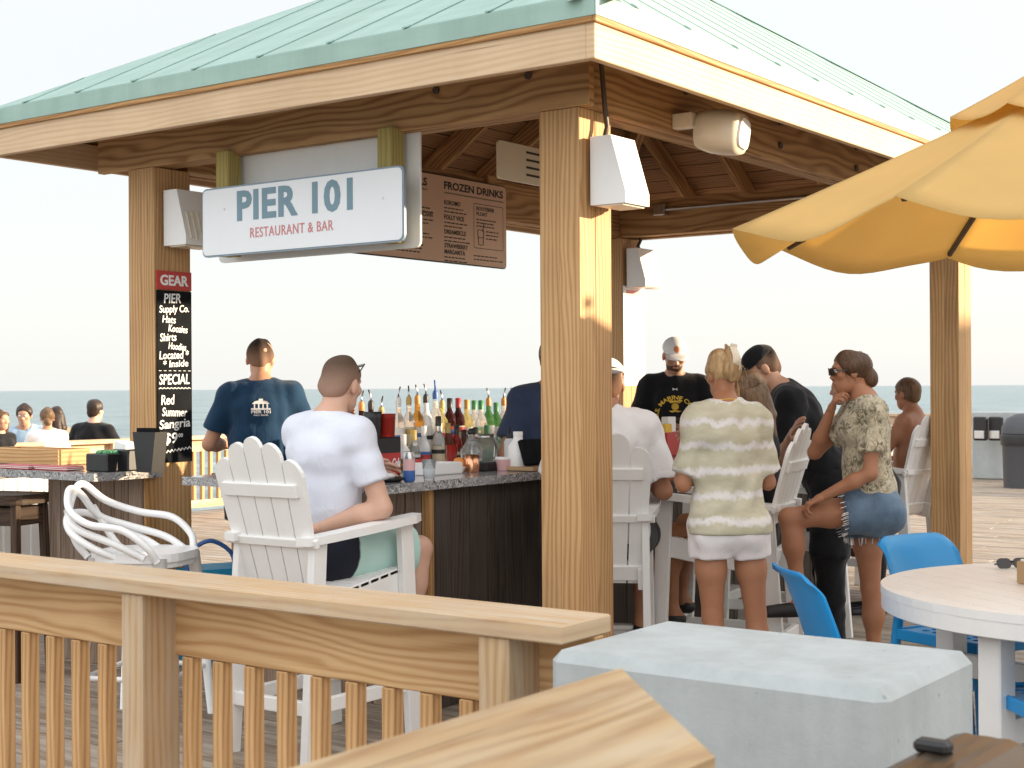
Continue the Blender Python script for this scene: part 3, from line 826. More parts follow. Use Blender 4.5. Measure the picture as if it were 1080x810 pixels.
def curve(pts,n=8):      # Catmull-Rom through the points
    P_=[Vector(p) for p in pts]; P_=[P_[0]*2-P_[1]]+P_+[P_[-1]*2-P_[-2]]; out=[]
    for i in range(1,len(P_)-2):
        for k in range(n):
            t=k/n; a,b,c,d=P_[i-1:i+3]
            out.append(.5*((2*b)+(c-a)*t+(2*a-5*b+4*c-d)*t*t+(3*b-a-3*c+d)*t**3))
    out.append(P_[-2]); return out
wc=thing('loop_back_stool','white plastic bar stool with interlaced loop back and arms','stool',(-1.66,6.38,0),-R(103))
mb=MB()
prof=rrect(.43,.42,.16,6)
vs=[(x,y,.742-.02*(abs(x)/.2)**2*0+.012*math.cos(y*6)) for x,y in prof]
mb.prism(rrect(.40,.40,.15,6),Matrix.Translation((0,.05,.690)),.025); mb.prism(prof,Matrix.Translation((0,.05,.715)),.035); mb.build('seat',M['white_plastic'],wc,mw(wc))
L1=[(-.19,.19,.735),(-.225,.16,.80),(-.245,.06,.872),(-.24,-.1,.895),(-.17,-.23,.95),(-.07,-.285,1.03),(.02,-.28,1.0),(.12,-.25,.90),(.2,-.15,.85),(.23,.02,.80),(.2,.15,.735)]
L2=[(-x,y+.012,z-.014) for x,y,z in L1]
L3=[(-.2,.02,.735),(-.225,-.08,.78),(-.19,-.2,.84),(-.08,-.275,.90),(.08,-.275,.90),(.19,-.2,.84),(.225,-.08,.78),(.2,.02,.735)]
for nm,pts in (('back_loop',L1),('back_loop',L2),('back_loop',L3),('back_strut',[(-.15,-.14,.73),(-.15,-.2,.80),(-.11,-.262,.93)]),('back_strut',[(.15,-.14,.73),(.15,-.2,.80),(.11,-.262,.93)])):
    mb=MB(); mb.tube(curve(pts,6),.0165,8); mb.build(nm,M['white_plastic'],wc,mw(wc))
for sx in (-1,1):
    for sy in (-1,1):
        mb=MB(); mb.tube([(sx*.16,.05+sy*.15,.73),(sx*.185,.05+sy*.175,.5),(sx*.205,.05+sy*.215,0)],[.031,.026,.018],8); mb.build('leg',M['white_plastic'],wc,mw(wc))
    mb=MB(); mb.tube([(sx*.2,-.14,.22),(sx*.2,.24,.22)],.012,8); mb.build('footrest',M['white_plastic'],wc,mw(wc))
for y_ in (.24,-.14): mb=MB(); mb.tube([(-.2,y_,.22),(.2,y_,.22)],.012,8); mb.build('footrest',M['white_plastic'],wc,mw(wc))

def stool(label,loc,az,grp,z=.76):
    r=thing('bar_stool',label,'stool',loc,-R(az),grp)
    mb=MB(); mb.prism(rrect(.42,.30,.08),Matrix.Translation((0,0,z-.05)),.05); mb.build('seat',M['stoolwood'],r,mw(r))
    mb=MB(); mb.box((0,0,z-.11),(.36,.24,.09),None,.004); mb.build('apron',M['stoolwood'],r,mw(r))
    for sx in (-1,1):
        for sy in (-1,1):
            mb=MB(); mb.bar((sx*.19,sy*.13,0),(sx*.165,sy*.105,z-.05),.038,.038,(0,1,0)); mb.build('leg',M['stoolwood'],r,mw(r))
    for y_ in (.12,-.12): mb=MB(); mb.box((0,y_,.26),(.36,.03,.03)); mb.build('footrest',M['stoolwood'],r,mw(r))
    return r
GS='dark wooden bar stools'
p=W(2,507,7.4); stool('dark wooden bar stool cut by the left edge of the picture',(p.x,p.y,0),20,GS,.93)
p=A(.2,1.86); stool('dark wooden bar stool under the main counter by the blue cooler',(p.x,p.y,0),30,GS,.74)
p=A(1.3,2.1); stool('dark wooden bar stool behind the counter, far side of the cooler',(p.x,p.y,0),35,GS,.76)

# blue stacking chairs
def perf(mb,nx,ny,w,d,z,t,r):
    cw,cd_=w/nx,d/ny
    for i in range(nx):
        for j in range(ny):
            cx=-w/2+cw*(i+.5); cy=-d/2+cd_*(j+.5); hole=not(i in(0,nx-1) or j in (0,ny-1))
            sq=[(cx-cw/2,cy-cd_/2),(cx,cy-cd_/2),(cx+cw/2,cy-cd_/2),(cx+cw/2,cy),(cx+cw/2,cy+cd_/2),(cx,cy+cd_/2),(cx-cw/2,cy+cd_/2),(cx-cw/2,cy)]
            if not hole:
                mb.add([(x,y,z) for x,y in sq]+[(x,y,z-t) for x,y in sq],[tuple(range(8)),tuple(range(8,16))[::-1]]); continue
            an=[R(225+45*k) for k in range(8)]
            ci=[(cx+r*math.cos(a),cy+r*math.sin(a)) for a in an]
            vs=[(x,y,z) for x,y in sq]+[(x,y,z) for x,y in ci]+[(x,y,z-t) for x,y in sq]+[(x,y,z-t) for x,y in ci]
            fs=[]
            for k in range(8):
                m=(k+1)%8; fs+=[(k,m,8+m,8+k),(16+m,16+k,24+k,24+m),(8+k,8+m,24+m,24+k)]
            mb.add(vs,fs)
def blue_chair():
    r=thing('plastic_chair','','chair')
    mb=MB(); perf(mb,8,8,.44,.43,.455,.012,.0195)
    mb.box((0,.222,.44),(.46,.014,.045),None,.004); mb.box((-.226,0,.44),(.014,.44,.045),None,.004); mb.box((.226,0,.44),(.014,.44,.045),None,.004); mb.box((0,-.222,.44),(.46,.014,.045),None,.004)
    mb.build('seat',M['blue'],r)
    mb=MB(); nx,nz=14,12; vs=[]
    def bp(u,v):      # u -1..1, v 0..1
        x=u*(.215-.012*v); lean=-.20-.09*v-.02*v*v; y=lean-.035*(1-u*u); z=.52+.30*v
        if v>.75:
            e=(v-.75)/.25; z-= .03*e*max(0,abs(u)-.8)/.2; y-=.02*e*e
        return Vector((x,y,z))
    for sgn,off in ((1,0.0),(-1,-.012)):
        for j in range(nz+1):
            for i in range(nx+1):
                p=bp(-1+2*i/nx,j/nz); vs.append((p.x,p.y+off,p.z))
    fs=[]; N=(nx+1)*(nz+1)
    for j in range(nz):
        for i in range(nx):
            q=(j*(nx+1)+i,j*(nx+1)+i+1,(j+1)*(nx+1)+i+1,(j+1)*(nx+1)+i); fs.append(q[::-1]); fs.append(tuple(N+k for k in q))
    rim=[i for i in range(nx+1)]+[j*(nx+1)+nx for j in range(1,nz+1)]+[nz*(nx+1)+i for i in range(nx-1,-1,-1)]+[j*(nx+1) for j in range(nz-1,0,-1)]
    for k in range(len(rim)):
        a,b=rim[k],rim[(k+1)%len(rim)]; fs.append((a,b,N+b,N+a))
    mb.add(vs,fs,None,True); mb.build('backrest',M['blue'],r)
    for s in (-1,1):
        mb=MB(); mb.tube([(s*.215,-.20,.56),(s*.218,-.215,.45),(s*.232,-.27,0)],[.02,.021,.014],8); mb.build('leg',M['blue'],r)
        mb=MB(); mb.tube([(s*.214,.205,.45),(s*.228,.235,0)],[.021,.014],8); mb.build('leg',M['blue'],r)
    return r
bc=blue_chair(); GB='blue plastic chairs around the round table'
place(bc,1.86,5.85,150,'blue plastic chair with pierced seat behind the round white table',GB)
place(bc,1.30,5.10,84,'blue plastic chair beside the concrete block, only its back showing',GB)
place(bc,1.80,4.62,-6,'blue plastic chair at the lower right corner below the table',GB)

# round table
TC=Vector((2.06,5.05,0)); TR=.76
tb=thing('round_table','round white slatted table with thick white legs under the umbrella','table',TC,R(20))
mb=MB()
def slat_disc(w=.105,gap=.004):
    x=-TR
    while x<TR:
        x0,x1=max(x+gap/2,-TR+.002),min(x+w-gap/2,TR-.002)
        if x1-x0>.01:
            N=6; top=[]; 
            xs=[x0+(x1-x0)*k/N for k in range(N+1)]
            poly=[(q,-math.sqrt(max(0,TR*TR-q*q))) for q in xs]+[(q,math.sqrt(max(0,TR*TR-q*q))) for q in xs[::-1]]
            mb.prism(poly,Matrix.Translation((0,0,.712)),.028)
        x+=w
slat_disc(); mb.build('tabletop',M['white_paint'],tb,mw(tb))
mb=MB(); n=48
ring=[(TR-.012,.655),(TR-.002,.66),(TR-.002,.7115),(TR-.04,.7115),(TR-.04,.655),(TR-.012,.655)]
mb.lathe(ring,(0,0,0),96,smooth=False); mb.build('apron',M['white_paint'],tb,mw(tb))
for k in range(4):
    t=R(17+90*k); mb=MB(); mb.box((.64*math.cos(t),.64*math.sin(t),.345),(.085,.085,.69),rot3(t,'Z'),.005,2); mb.build('leg',M['white_paint'],tb,mw(tb))
for k in range(2):
    t=R(17+90*k); mb=MB(); mb.bar((-.6*math.cos(t),-.6*math.sin(t),.33+k*.06),(.6*math.cos(t),.6*math.sin(t),.33+k*.06),.04,.085); mb.build('stretcher',M['white_paint'],tb,mw(tb))

# umbrellas
def umbrella(loc,label,rot=182,grp='yellow umbrellas over the tables'):
    r=thing('patio_umbrella',label,'umbrella',loc,0,grp)
    RR=1.13; zr=2.0; za=2.47; n=8
    def can(r0,r1,z_at,sagf,name,mat,res=10,tt=14,rip=0):
        mb=MB(); vs=[];fs=[]
        for k in range(n):
            a0=R(rot+45*k); a1=R(rot+45*(k+1)); base=len(vs)
            for i in range(res+1):
                q=i/res; rad=r0+(r1-r0)*q
                for j in range(tt+1):
                    t=j/tt; e=4*t*(1-t)
                    p0=Vector((math.cos(a0),math.sin(a0))); p1=Vector((math.cos(a1),math.sin(a1)))
                    p=(p0*(1-t)+p1*t)*rad*(1+.02*e*q)
                    z=z_at(q)-sagf*(q**2.2)*e+rip*math.sin(t*9+k*2)*q*.01-.012*math.sin(q*math.pi)*e
                    vs.append((p.x,p.y,z))
            w=tt+1
            for i in range(res):
                for j in range(tt): fs.append((base+i*w+j,base+(i+1)*w+j,base+(i+1)*w+j+1,base+i*w+j+1))
        mb.add(vs,fs,None,True); o=mb.build(name,mat,r,mw(r))
        s=o.modifiers.new('cloth','SOLIDIFY'); s.thickness=.002
        return o
    can(.10,RR,lambda q:za-(za-zr)*(q**.92),.075,'canopy',M['yellow_canvas'],rip=1)
    can(.012,.36,lambda q:za+.12-(.20)*(q**.9),.03,'vent_cap',M['yellow_canvas'],8,10)
    mb=MB(); mb.cyl((0,0,0),(0,0,za+.1),.019,n=12); mb.build('pole',M['stoolwood'],r,mw(r))
    mb=MB(); mb.sphere((0,0,za+.165),.03); mb.build('finial',M['stoolwood'],r,mw(r))
    mb=MB(); mb.cyl((0,0,1.98),(0,0,2.06),.04); mb.cyl((0,0,za-.06),(0,0,za),.045); mb.build('hub',M['stoolwood'],r,mw(r))
    for k in range(n):
        a=R(rot+45*k); c,s_=math.cos(a),math.sin(a)
        mb=MB(); mb.bar((.05*c,.05*s_,za-.03),((RR-.05)*c,(RR-.05)*s_,zr+.006),.018,.024); rb=mb.build('rib',M['conduit'],r,mw(r))
        mb=MB(); mb.bar((.04*c,.04*s_,2.03),(.55*c,.55*s_,2.24),.014,.018); mb.build('strut',M['stoolwood'],rb,mw(r))
    mb=MB(); mb.lathe([(.25,0),(.25,.05),(.06,.08),(.035,.3),(.03,.3)],n=20); mb.build('base',M['dark_grey'],r,mw(r))
    return r
u0=umbrella((1.90,5.1,0),'yellow canvas umbrella with scalloped edge over the round white table')

# ================================================================== CONCRETE, NEAR PLANK, BIN
blk=thing('concrete_pillar','pale blue grey concrete pillar with chamfered top ending the railing','pillar',A(-2.125,-1.835,0),PAV_ROT)
mb=MB(); mb.box((-2.12,-1.855,.435),(.52,.78,.87),None,.024,2); mb.build('pillar',M['concrete'],blk,PAV)
# near railing running away from the viewer
nr=thing('foreground_railing','blurred pine cap rail with mitred end pointing at the concrete pillar','railing',A(-3.9,-2.45,0),PAV_ROT)
mb=MB(); mb.prism([(-3.39,-2.28),(-3.73,-2.60),(-6.4,-2.60),(-6.4,-2.28)][::-1],Matrix.Translation((0,0,1.042)),.038); mb.build('cap_rail',M['pine_near'],nr,PAV)
mb=MB(); mb.box((-3.86,-2.44,.52),(.14,.09,1.04),None,.004,2); mb.build('post',M['pine_rail'],nr,PAV)
bn=thing('waste_bin','dark bronze metal bin with curved lid and grip beside the concrete pillar','bin',(.585,1.97,0),-R(38))
bx=mw(bn)
mb=MB(); mb.prism(rrect(.19,.27,.04),Matrix.Translation((0,0,0)),.88); mb.build('body',M['bronze'],bn,bx)
mb=MB()
prof=[(-.11,.87)]+[(-.11+.22*k/14,.895+.05*math.sin(math.pi*k/14)**.7+(.004 if k in(4,5,9,10) else 0)) for k in range(15)]+[(.11,.87)]
Mx=Matrix(((1,0,0,0),(0,0,-1,.155),(0,1,0,0),(0,0,0,1)))
mb.prism(prof[::-1],Mx,.31); mb.build('lid',M['bronze'],bn,bx)
mb=MB(); mb.box((-.03,.03,.951),(.05,.03,.018),None,.007); mb.build('grip',M['black'],bn,bx)

# ================================================================== FAR EDGE OF THE PIER
far1=railing('pier_railing','weathered far railing by the sea behind the left counter','railing',PAV,(2.6,9.62),(13.2,9.62),.915,[.3+2.4*i for i in range(5)],(M['pine_rail'],M['pine_rail'],M['pine_rail'],M['pine']),.127,group='far pier railings')
far2=railing('pier_railing','pale far railing right of the concrete wall near the bin','railing',PAV,(17.5,3.05),(17.5,-6),1.04,[1.8*i+.2 for i in range(6)],(M['pine_rail'],M['pine_rail'],M['pine_rail'],M['pine_rail']),.14,group='far pier railings')
far3=railing('pier_railing','sunlit far railing between the shirtless boy and the bar','railing',PAV,(17.5,4.15),(17.5,9.6),1.0,[1.8*i+.2 for i in range(4)],(M['pine_rail'],M['pine_rail'],M['pine_rail'],M['pine_rail']),.127,group='far pier railings')
fw=thing('concrete_wall','low grey concrete wall section at the far edge of the pier','wall',A(17.45,3.55,0),PAV_ROT)
mb=MB(); mb.box((17.45,3.6,.52),(.25,1.06,1.04),None,.02,2); mb.build('wall',M['concrete'],fw,PAV)
for px in (1034,1050):
    p=W(px,452,22.0); o=thing('wall_lamp','dark box lamp on the concrete wall, '+('left' if px<1040 else 'right')+' of the two','lamp',p,PAV_ROT,'dark lamps on the concrete wall')
    mb=MB(); mb.box((0,0,0),(.12,.2,.36),None,.02); mb.build('housing',M['black'],o,mw(o)); mb=MB(); mb.box((-.07,0,-.09),(.02,.15,.12),None,.01); mb.build('lens',M['steel'],o,mw(o))
p=W(1079,509,20.5)
tc=thing('trash_can','dark round trash can with domed lid by the far railing','trash can',(p.x,p.y,0),0)
mb=MB(); mb.lathe([(.27,0),(.29,.7),(.30,.72)],n=20); mb.build('body',M['dark_grey'],tc,mw(tc))
mb=MB(); mb.lathe([(.305,.6),(.315,.72),(.3,.76),(.295,.76)],n=20); mb.build('bin_bag',M['black'],tc,mw(tc))
mb=MB(); mb.lathe([(.30,.765),(.29,.86),(.22,.98),(.1,1.04),(0,1.05)],n=20); mb.build('lid',M['dark_grey'],tc,mw(tc))
# white boarded fence seen below the left counter
wf=thing('white_fence','white vertical board fence beyond the left counter','fence',A(.4,4.6,0),PAV_ROT)
mb=MB(); k=-.9
while k<.8: mb.box((k,4.6,.45),(.09,.02,.90),None,.003,2); k+=.1
mb.build('boards',M['white_paint'],wf,PAV)
# unseen building added right of the bar to cast shade over the deck
rb=thing('shade_building','long white boarded restaurant building across the deck','building',(17,1.2,0),0)
mb=MB(); mb.box((19,2.9,1.9),(5,17,3.8),None,.01); mb.build('wall',M['white_paint'],rb)
mb=MB(); mb.prism([(-2.9,0),(2.9,0),(0,1.2)],Matrix(((1,0,0,19),(0,0,-1,11.6),(0,1,0,3.8),(0,0,0,1))),17.5); mb.build('roof',M['mint'],rb)
for y in (-4,-1.5,1,3.5,6):
    mb=MB(); mb.box((16.48,y,1.7),(.06,1.2,1.3),None,.01); w_=mb.build('window',M['dark_grey'],rb)
umbrella((4.6,6.35,0),'yellow canvas umbrella further along the deck, outside the picture',150)
# ================================================================== PEOPLE: bodies as blended distance fields, meshed with surface nets
f32=np.float32
def _v(p): return np.array(p,dtype=f32)
class Cap:
    def __init__(s,a,b,r0,r1=None,k=.02,clip=None,op='u'):
        s.a=_v(a);s.b=_v(b);s.r0=r0;s.r1=r0 if r1 is None else r1;s.k=k;s.clip=clip;s.op=op
        m=max(s.r0,s.r1); s.lo=np.minimum(s.a,s.b)-m; s.hi=np.maximum(s.a,s.b)+m
    def d(s,X,Y,Z):
        ab=s.b-s.a; L=float(ab@ab)+1e-9
        px,py,pz=X-s.a[0],Y-s.a[1],Z-s.a[2]
        t=np.clip((px*ab[0]+py*ab[1]+pz*ab[2])/L,0,1)
        return np.sqrt((px-t*ab[0])**2+(py-t*ab[1])**2+(pz-t*ab[2])**2)-(s.r0+(s.r1-s.r0)*t)
class Ell:
    def __init__(s,c,r,Rm=None,k=.02,clip=None,op='u'):
        s.c=_v(c);s.r=_v(r);s.R=np.array(Rm,dtype=f32) if Rm is not None else np.eye(3,dtype=f32);s.k=k;s.clip=clip;s.op=op
        m=max(r); s.lo=s.c-m; s.hi=s.c+m
    def d(s,X,Y,Z):
        px,py,pz=X-s.c[0],Y-s.c[1],Z-s.c[2]; q=[px*s.R[0,i]+py*s.R[1,i]+pz*s.R[2,i] for i in range(3)]
        k0=np.sqrt(sum((q[i]/s.r[i])**2 for i in range(3))); k1=np.sqrt(sum((q[i]/s.r[i]**2)**2 for i in range(3)))+1e-6
        return k0*(k0-1)/k1
class ECap:      # tapered capsule with an elliptical section; fw is the direction of the short radius
    def __init__(s,a,b,fw,w0,f0,w1,f1,k=.03,clip=None,op='u'):
        s.a=_v(a);s.b=_v(b);ax=s.b-s.a;s.L=float(np.linalg.norm(ax));s.ax=ax/s.L
        fw=_v(fw);fw=fw-s.ax*(fw@s.ax);s.fw=fw/np.linalg.norm(fw);s.sd=np.cross(s.fw,s.ax)
        s.p=(w0,f0,w1,f1);s.k=k;s.clip=clip;s.op=op;m=max(s.p);s.lo=np.minimum(s.a,s.b)-m;s.hi=np.maximum(s.a,s.b)+m
    def d(s,X,Y,Z):
        w0,f0,w1,f1=s.p
        px,py,pz=X-s.a[0],Y-s.a[1],Z-s.a[2]
        h=px*s.ax[0]+py*s.ax[1]+pz*s.ax[2]; t=np.clip(h/s.L,0,1); e=h-t*s.L
        S_=px*s.sd[0]+py*s.sd[1]+pz*s.sd[2]; F_=px*s.fw[0]+py*s.fw[1]+pz*s.fw[2]
        w=w0+(w1-w0)*t; f=f0+(f1-f0)*t; m=np.minimum(w,f)
        return (np.sqrt((S_/w)**2+(F_/f)**2+(e/m)**2)-1)*m
def field(prims,h,disp=0.0,seed=0,cuts=()):
    us=[p for p in prims if p.op=='u']
    lo=np.min([p.lo for p in us],0)-4*h; hi=np.max([p.hi for p in us],0)+4*h
    n=np.ceil((hi-lo)/h).astype(int)+1
    ax=[(lo[i]+h*np.arange(n[i])).astype(f32) for i in range(3)]
    D=np.full(n,1e3,dtype=f32)
    for p in prims:
        m=p.k+3.5*h
        i0=np.clip(((p.lo-m-lo)/h).astype(int),0,n-1); i1=np.clip(np.ceil((p.hi+m-lo)/h).astype(int)+1,1,n)
        if np.any(i1<=i0): continue
        X=ax[0][i0[0]:i1[0],None,None];Y=ax[1][None,i0[1]:i1[1],None];Z=ax[2][None,None,i0[2]:i1[2]]
        d=p.d(X,Y,Z)
        if p.clip:
            for (pt,nm) in p.clip: d=np.maximum(d,(X-pt[0])*nm[0]+(Y-pt[1])*nm[1]+(Z-pt[2])*nm[2])
        sl=(slice(i0[0],i1[0]),slice(i0[1],i1[1]),slice(i0[2],i1[2])); B=D[sl]
        if p.op=='u':
            hh=np.maximum(p.k-np.abs(B-d),0)/p.k; D[sl]=np.minimum(B,d)-hh*hh*p.k*.25
        else:
            d=-d; hh=np.maximum(p.k-np.abs(B-d),0)/p.k; D[sl]=np.maximum(B,d)+hh*hh*p.k*.25
    X=ax[0][:,None,None];Y=ax[1][None,:,None];Z=ax[2][None,None,:]
    if disp:
        rg=np.random.RandomState(seed); nn=np.zeros_like(D)
        for i in range(6):
            v=rg.normal(size=3); v/=np.linalg.norm(v); fr=rg.uniform(28,75); ph=rg.uniform(0,6)
            v2=rg.normal(size=3)*14
            nn+=np.sin(fr*(v[0]*X+v[1]*Y+v[2]*Z)+ph+1.3*np.sin(v2[0]*X+v2[1]*Y+v2[2]*Z))
        D+=disp*.45*nn
    for (pt,nm) in cuts: D=np.maximum(D,(X-pt[0])*nm[0]+(Y-pt[1])*nm[1]+(Z-pt[2])*nm[2])
    return D,lo,h
def snets(D,lo,h):
    s=D<0; nx,ny,nz=D.shape
    c=np.zeros((nx-1,ny-1,nz-1),dtype=np.int8)
    offs=[(i,j,k) for i in(0,1) for j in(0,1) for k in(0,1)]
    for i,j,k in offs: c+=s[i:nx-1+i,j:ny-1+j,k:nz-1+k]
    I=np.argwhere((c>0)&(c<8))
    idx=np.full(c.shape,-1,dtype=np.int64); idx[I[:,0],I[:,1],I[:,2]]=np.arange(len(I))
    acc=np.zeros((len(I),3)); cnt=np.zeros(len(I))
    val={o:D[I[:,0]+o[0],I[:,1]+o[1],I[:,2]+o[2]] for o in offs}
    for a in offs:
        for x in range(3):
            if a[x]==0:
                b=list(a); b[x]=1; b=tuple(b); va,vb=val[a],val[b]; m=(va<0)!=(vb<0)
                t=va[m]/(va[m]-vb[m]); p=np.tile(np.array(a,float),(m.sum(),1)); p[:,x]+=t
                acc[m]+=p; cnt[m]+=1
    V=lo+h*(I+acc/cnt[:,None])
    Q=[]
    for x in range(3):
        y,z=(x+1)%3,(x+2)%3
        a=[slice(None)]*3; b=[slice(None)]*3; a[x]=slice(0,-1); b[x]=slice(1,None)
        sa,sb=s[tuple(a)],s[tuple(b)]
        E=np.argwhere(sa!=sb); ok=(E[:,y]>0)&(E[:,z]>0)&(E[:,y]<D.shape[y]-1)&(E[:,z]<D.shape[z]-1); E=E[ok]
        def cell(dy,dz):
            e=E.copy(); e[:,y]+=dy; e[:,z]+=dz; return idx[e[:,0],e[:,1],e[:,2]]
        q=np.stack([cell(-1,-1),cell(0,-1),cell(0,0),cell(-1,0)],1)
        fl=sa[E[:,0],E[:,1],E[:,2]]
        q[~fl]=q[~fl][:,::-1]; Q.append(q)
    return V,np.concatenate(Q)
def relax(V,Q,n=1):
    for _ in range(n):
        acc=np.zeros_like(V); cnt=np.zeros(len(V))
        for i in range(4):
            for j in (1,3):
                np.add.at(acc,Q[:,i],V[Q[:,(i+j)%4]]); np.add.at(cnt,Q[:,i],1)
        V=V*.5+.5*acc/np.maximum(cnt,1)[:,None]
    return V
def net(prims,h,disp=0,seed=0,cuts=(),sm=1):
    V,Q=snets(*field(prims,h,disp,seed,cuts)); return relax(V,Q,sm),Q
def mesh_obj(name,geos,mat,parent,label=None):
    vs=[];qs=[];n=0
    for V,Q in geos: vs.append(np.asarray(V)); qs.append(np.asarray(Q)+n); n+=len(V)
    V=np.concatenate(vs);Q=np.concatenate(qs)
    me=bpy.data.meshes.new(name); me.vertices.add(len(V)); me.vertices.foreach_set('co',V.astype(f32).ravel())
    me.loops.add(Q.size); me.loops.foreach_set('vertex_index',Q.astype(np.int32).ravel())
    me.polygons.add(len(Q)); me.polygons.foreach_set('loop_start',np.arange(0,Q.size,4,dtype=np.int32))
    me.polygons.foreach_set('loop_total',np.full(len(Q),4,dtype=np.int32)) if hasattr(me.polygons[0],'loop_total') and False else None
    me.update(calc_edges=True); me.validate()
    me.polygons.foreach_set('use_smooth',[True]*len(me.polygons))
    me.materials.append(mat); o=bpy.data.objects.new(name,me); COL.objects.link(o)
    if parent: o.parent=parent
    if label: o['label']=label
    return o

def nv(v): v=np.array(v,float); return v/np.linalg.norm(v)
def hand_prims(w,d,n,side,curl,sc=1.0,spread=.12):
    """w wrist, d pointing along the hand, n out of the back of the hand, side +1 when the thumb lies towards d x n"""
    d=nv(d); n=nv(np.array(n)-d*np.dot(n,d)); l=np.cross(d,n)*side; P_=[]
    L=[(.030,.086,(.038,.024,.020)),(.011,.092,(.043,.027,.022)),(-.009,.088,(.040,.025,.021)),(-.028,.079,(.031,.019,.018))]
    w=np.array(w,float)
    P_.append(Cap(w-d*.02*sc,w+d*.02*sc,.024*sc,.024*sc,.015))
    for i,(x,kl,seg) in enumerate(L):
        kn=w+(d*kl+l*x)*sc
        P_.append(Cap(w+(d*.015+l*x*.55)*sc,kn,.0145*sc,.0115*sc,.012))
        p=kn; a=0
        dd=nv(d+l*(x*2.2)*spread*4)
        for j,sl in enumerate(seg):
            a+=curl*(.75,1.0,.7)[j]*(1+.08*i)
            dr=dd*math.cos(a)-n*math.sin(a); q=p+dr*sl*sc
            P_.append(Cap(p,q,(.0098,.0088,.0080)[j]*sc,(.0088,.0080,.0068)[j]*sc,.004)); p=q
    tb=w+(d*.022+l*.026)*sc; t1=tb+nv(d*.7+l*.75-n*.25)*.042*sc; t2=t1+nv(d*.95+l*.25-n*(.2+curl*.4))*.032*sc; t3=t2+nv(d*1-l*.05-n*(.25+curl*.5))*.024*sc
    P_+= [Cap(tb,t1,.0155*sc,.0115*sc,.012),Cap(t1,t2,.0112*sc,.0098*sc,.005),Cap(t2,t3,.0098*sc,.0075*sc,.004)]
    return P_
SK={}
def skin(name,col):
    m,nt,N,L,b=newmat(name); o=objco(nt)
    n=noise(nt,o,9,4,.6); n2=noise(nt,o,60,3,.6)
    c=ramp(nt,n,[(.3,tuple(x*y for x,y in zip(col,(.90,.82,.78)))),(.7,col)])
    c=mixc(nt,mth(nt,'MULTIPLY',n2,.25),c,tuple(x*y for x,y in zip(col,(1,.72,.62))))
    L.new(c,b.inputs['Base Color']); b.inputs['Roughness'].default_value=.5; b.inputs['Subsurface Weight'].default_value=.12
    b.inputs['Subsurface Radius'].default_value=(.02,.008,.004); b.inputs['Specular IOR Level'].default_value=.35
    return m
M['skin_fair']=skin('skin_fair',(.62,.40,.30)); M['skin_tan']=skin('skin_tan',(.40,.20,.115)); M['skin_mid']=skin('skin_mid',(.53,.31,.21)); M['skin_brown']=skin('skin_brown',(.35,.17,.09))
def hairmat(name,a,b_):
    m,nt,N,L,b=newmat(name); o=objco(nt)
    n=noise(nt,mapping(nt,o,(90,90,9)),1.0,4,.6,.5); n2=noise(nt,mapping(nt,o,(16,16,5)),1,3)
    c=ramp(nt,mth(nt,'ADD',mth(nt,'MULTIPLY',n,.6),mth(nt,'MULTIPLY',n2,.4)),[(.35,a),(.65,b_)])
    L.new(c,b.inputs['Base Color']); b.inputs['Roughness'].default_value=.48; b.inputs['Specular IOR Level'].default_value=.35
    bump(nt,b,n,.6,.004); return m
M['hair_brown']=hairmat('hair_brown',(.045,.022,.012),(.13,.065,.032)); M['hair_dark']=hairmat('hair_dark',(.012,.008,.006),(.05,.026,.015))
M['hair_blond']=hairmat('hair_blond',(.20,.11,.045),(.60,.42,.22)); M['hair_light']=hairmat('hair_light',(.055,.030,.015),(.21,.12,.058)); M['hair_short']=hairmat('hair_short',(.13,.08,.055),(.30,.20,.14))
FADE={'hair_dark':(.022,.014,.010),'hair_short':(.10,.062,.042)}
FSK={'skin_fair':(.50,.31,.23),'skin_tan':(.30,.15,.085),'skin_mid':(.38,.22,.145),'skin_brown':(.25,.12,.06)}
def fade(hm,sk,zc):      # clipped hair that thins out towards the nape and ears
    m,nt,N,L,b=newmat('clipped_hair'); o=objco(nt); s=nt.nodes.new('ShaderNodeSeparateXYZ'); L.new(o,s.inputs[0])
    n=noise(nt,mapping(nt,o,(260,260,120)),1.0,3,.7)
    t=mth(nt,'ADD',mth(nt,'MULTIPLY_ADD',mth(nt,'SUBTRACT',s.outputs[2],zc),5.2),mth(nt,'MULTIPLY',n,.35)); t.node.inputs[0].links[0].from_node.inputs[2].default_value=.12
    a=FADE[hm]; k=FSK[sk]
    c=ramp(nt,t,[(.0,tuple(x*.72+y*.28 for x,y in zip(k,a))),(.38,tuple(x*.42+y*.58 for x,y in zip(k,a))),(.75,a)])
    L.new(c,b.inputs['Base Color']); b.inputs['Roughness'].default_value=.75; b.inputs['Specular IOR Level'].default_value=.2
    bump(nt,b,n,.4,.003); return m
def cloth(name,col,var=.10,rough=.9,fn=None):
    m,nt,N,L,b=newmat(name); o=objco(nt)
    if fn: c=fn(nt,o)
    else:
        n=noise(nt,o,7,4,.55); c=ramp(nt,n,[(.3,tuple(x*(1-var) for x in col)),(.7,tuple(x*(1+var*.3) for x in col))])
    L.new(c,b.inputs['Base Color']); b.inputs['Roughness'].default_value=rough; b.inputs['Specular IOR Level'].default_value=.15; b.inputs['Sheen Weight'].default_value=.15
    wv=noise(nt,o,420,2); big=noise(nt,mapping(nt,o,(10,10,6)),1.0,3,.45,.9)
    rid=mth(nt,'ABSOLUTE',mth(nt,'SUBTRACT',big,.5))
    bump(nt,b,mth(nt,'ADD',mth(nt,'MULTIPLY',wv,.06),mth(nt,'MULTIPLY',mth(nt,'MINIMUM',rid,.10),2.0)),.30,.018); return m
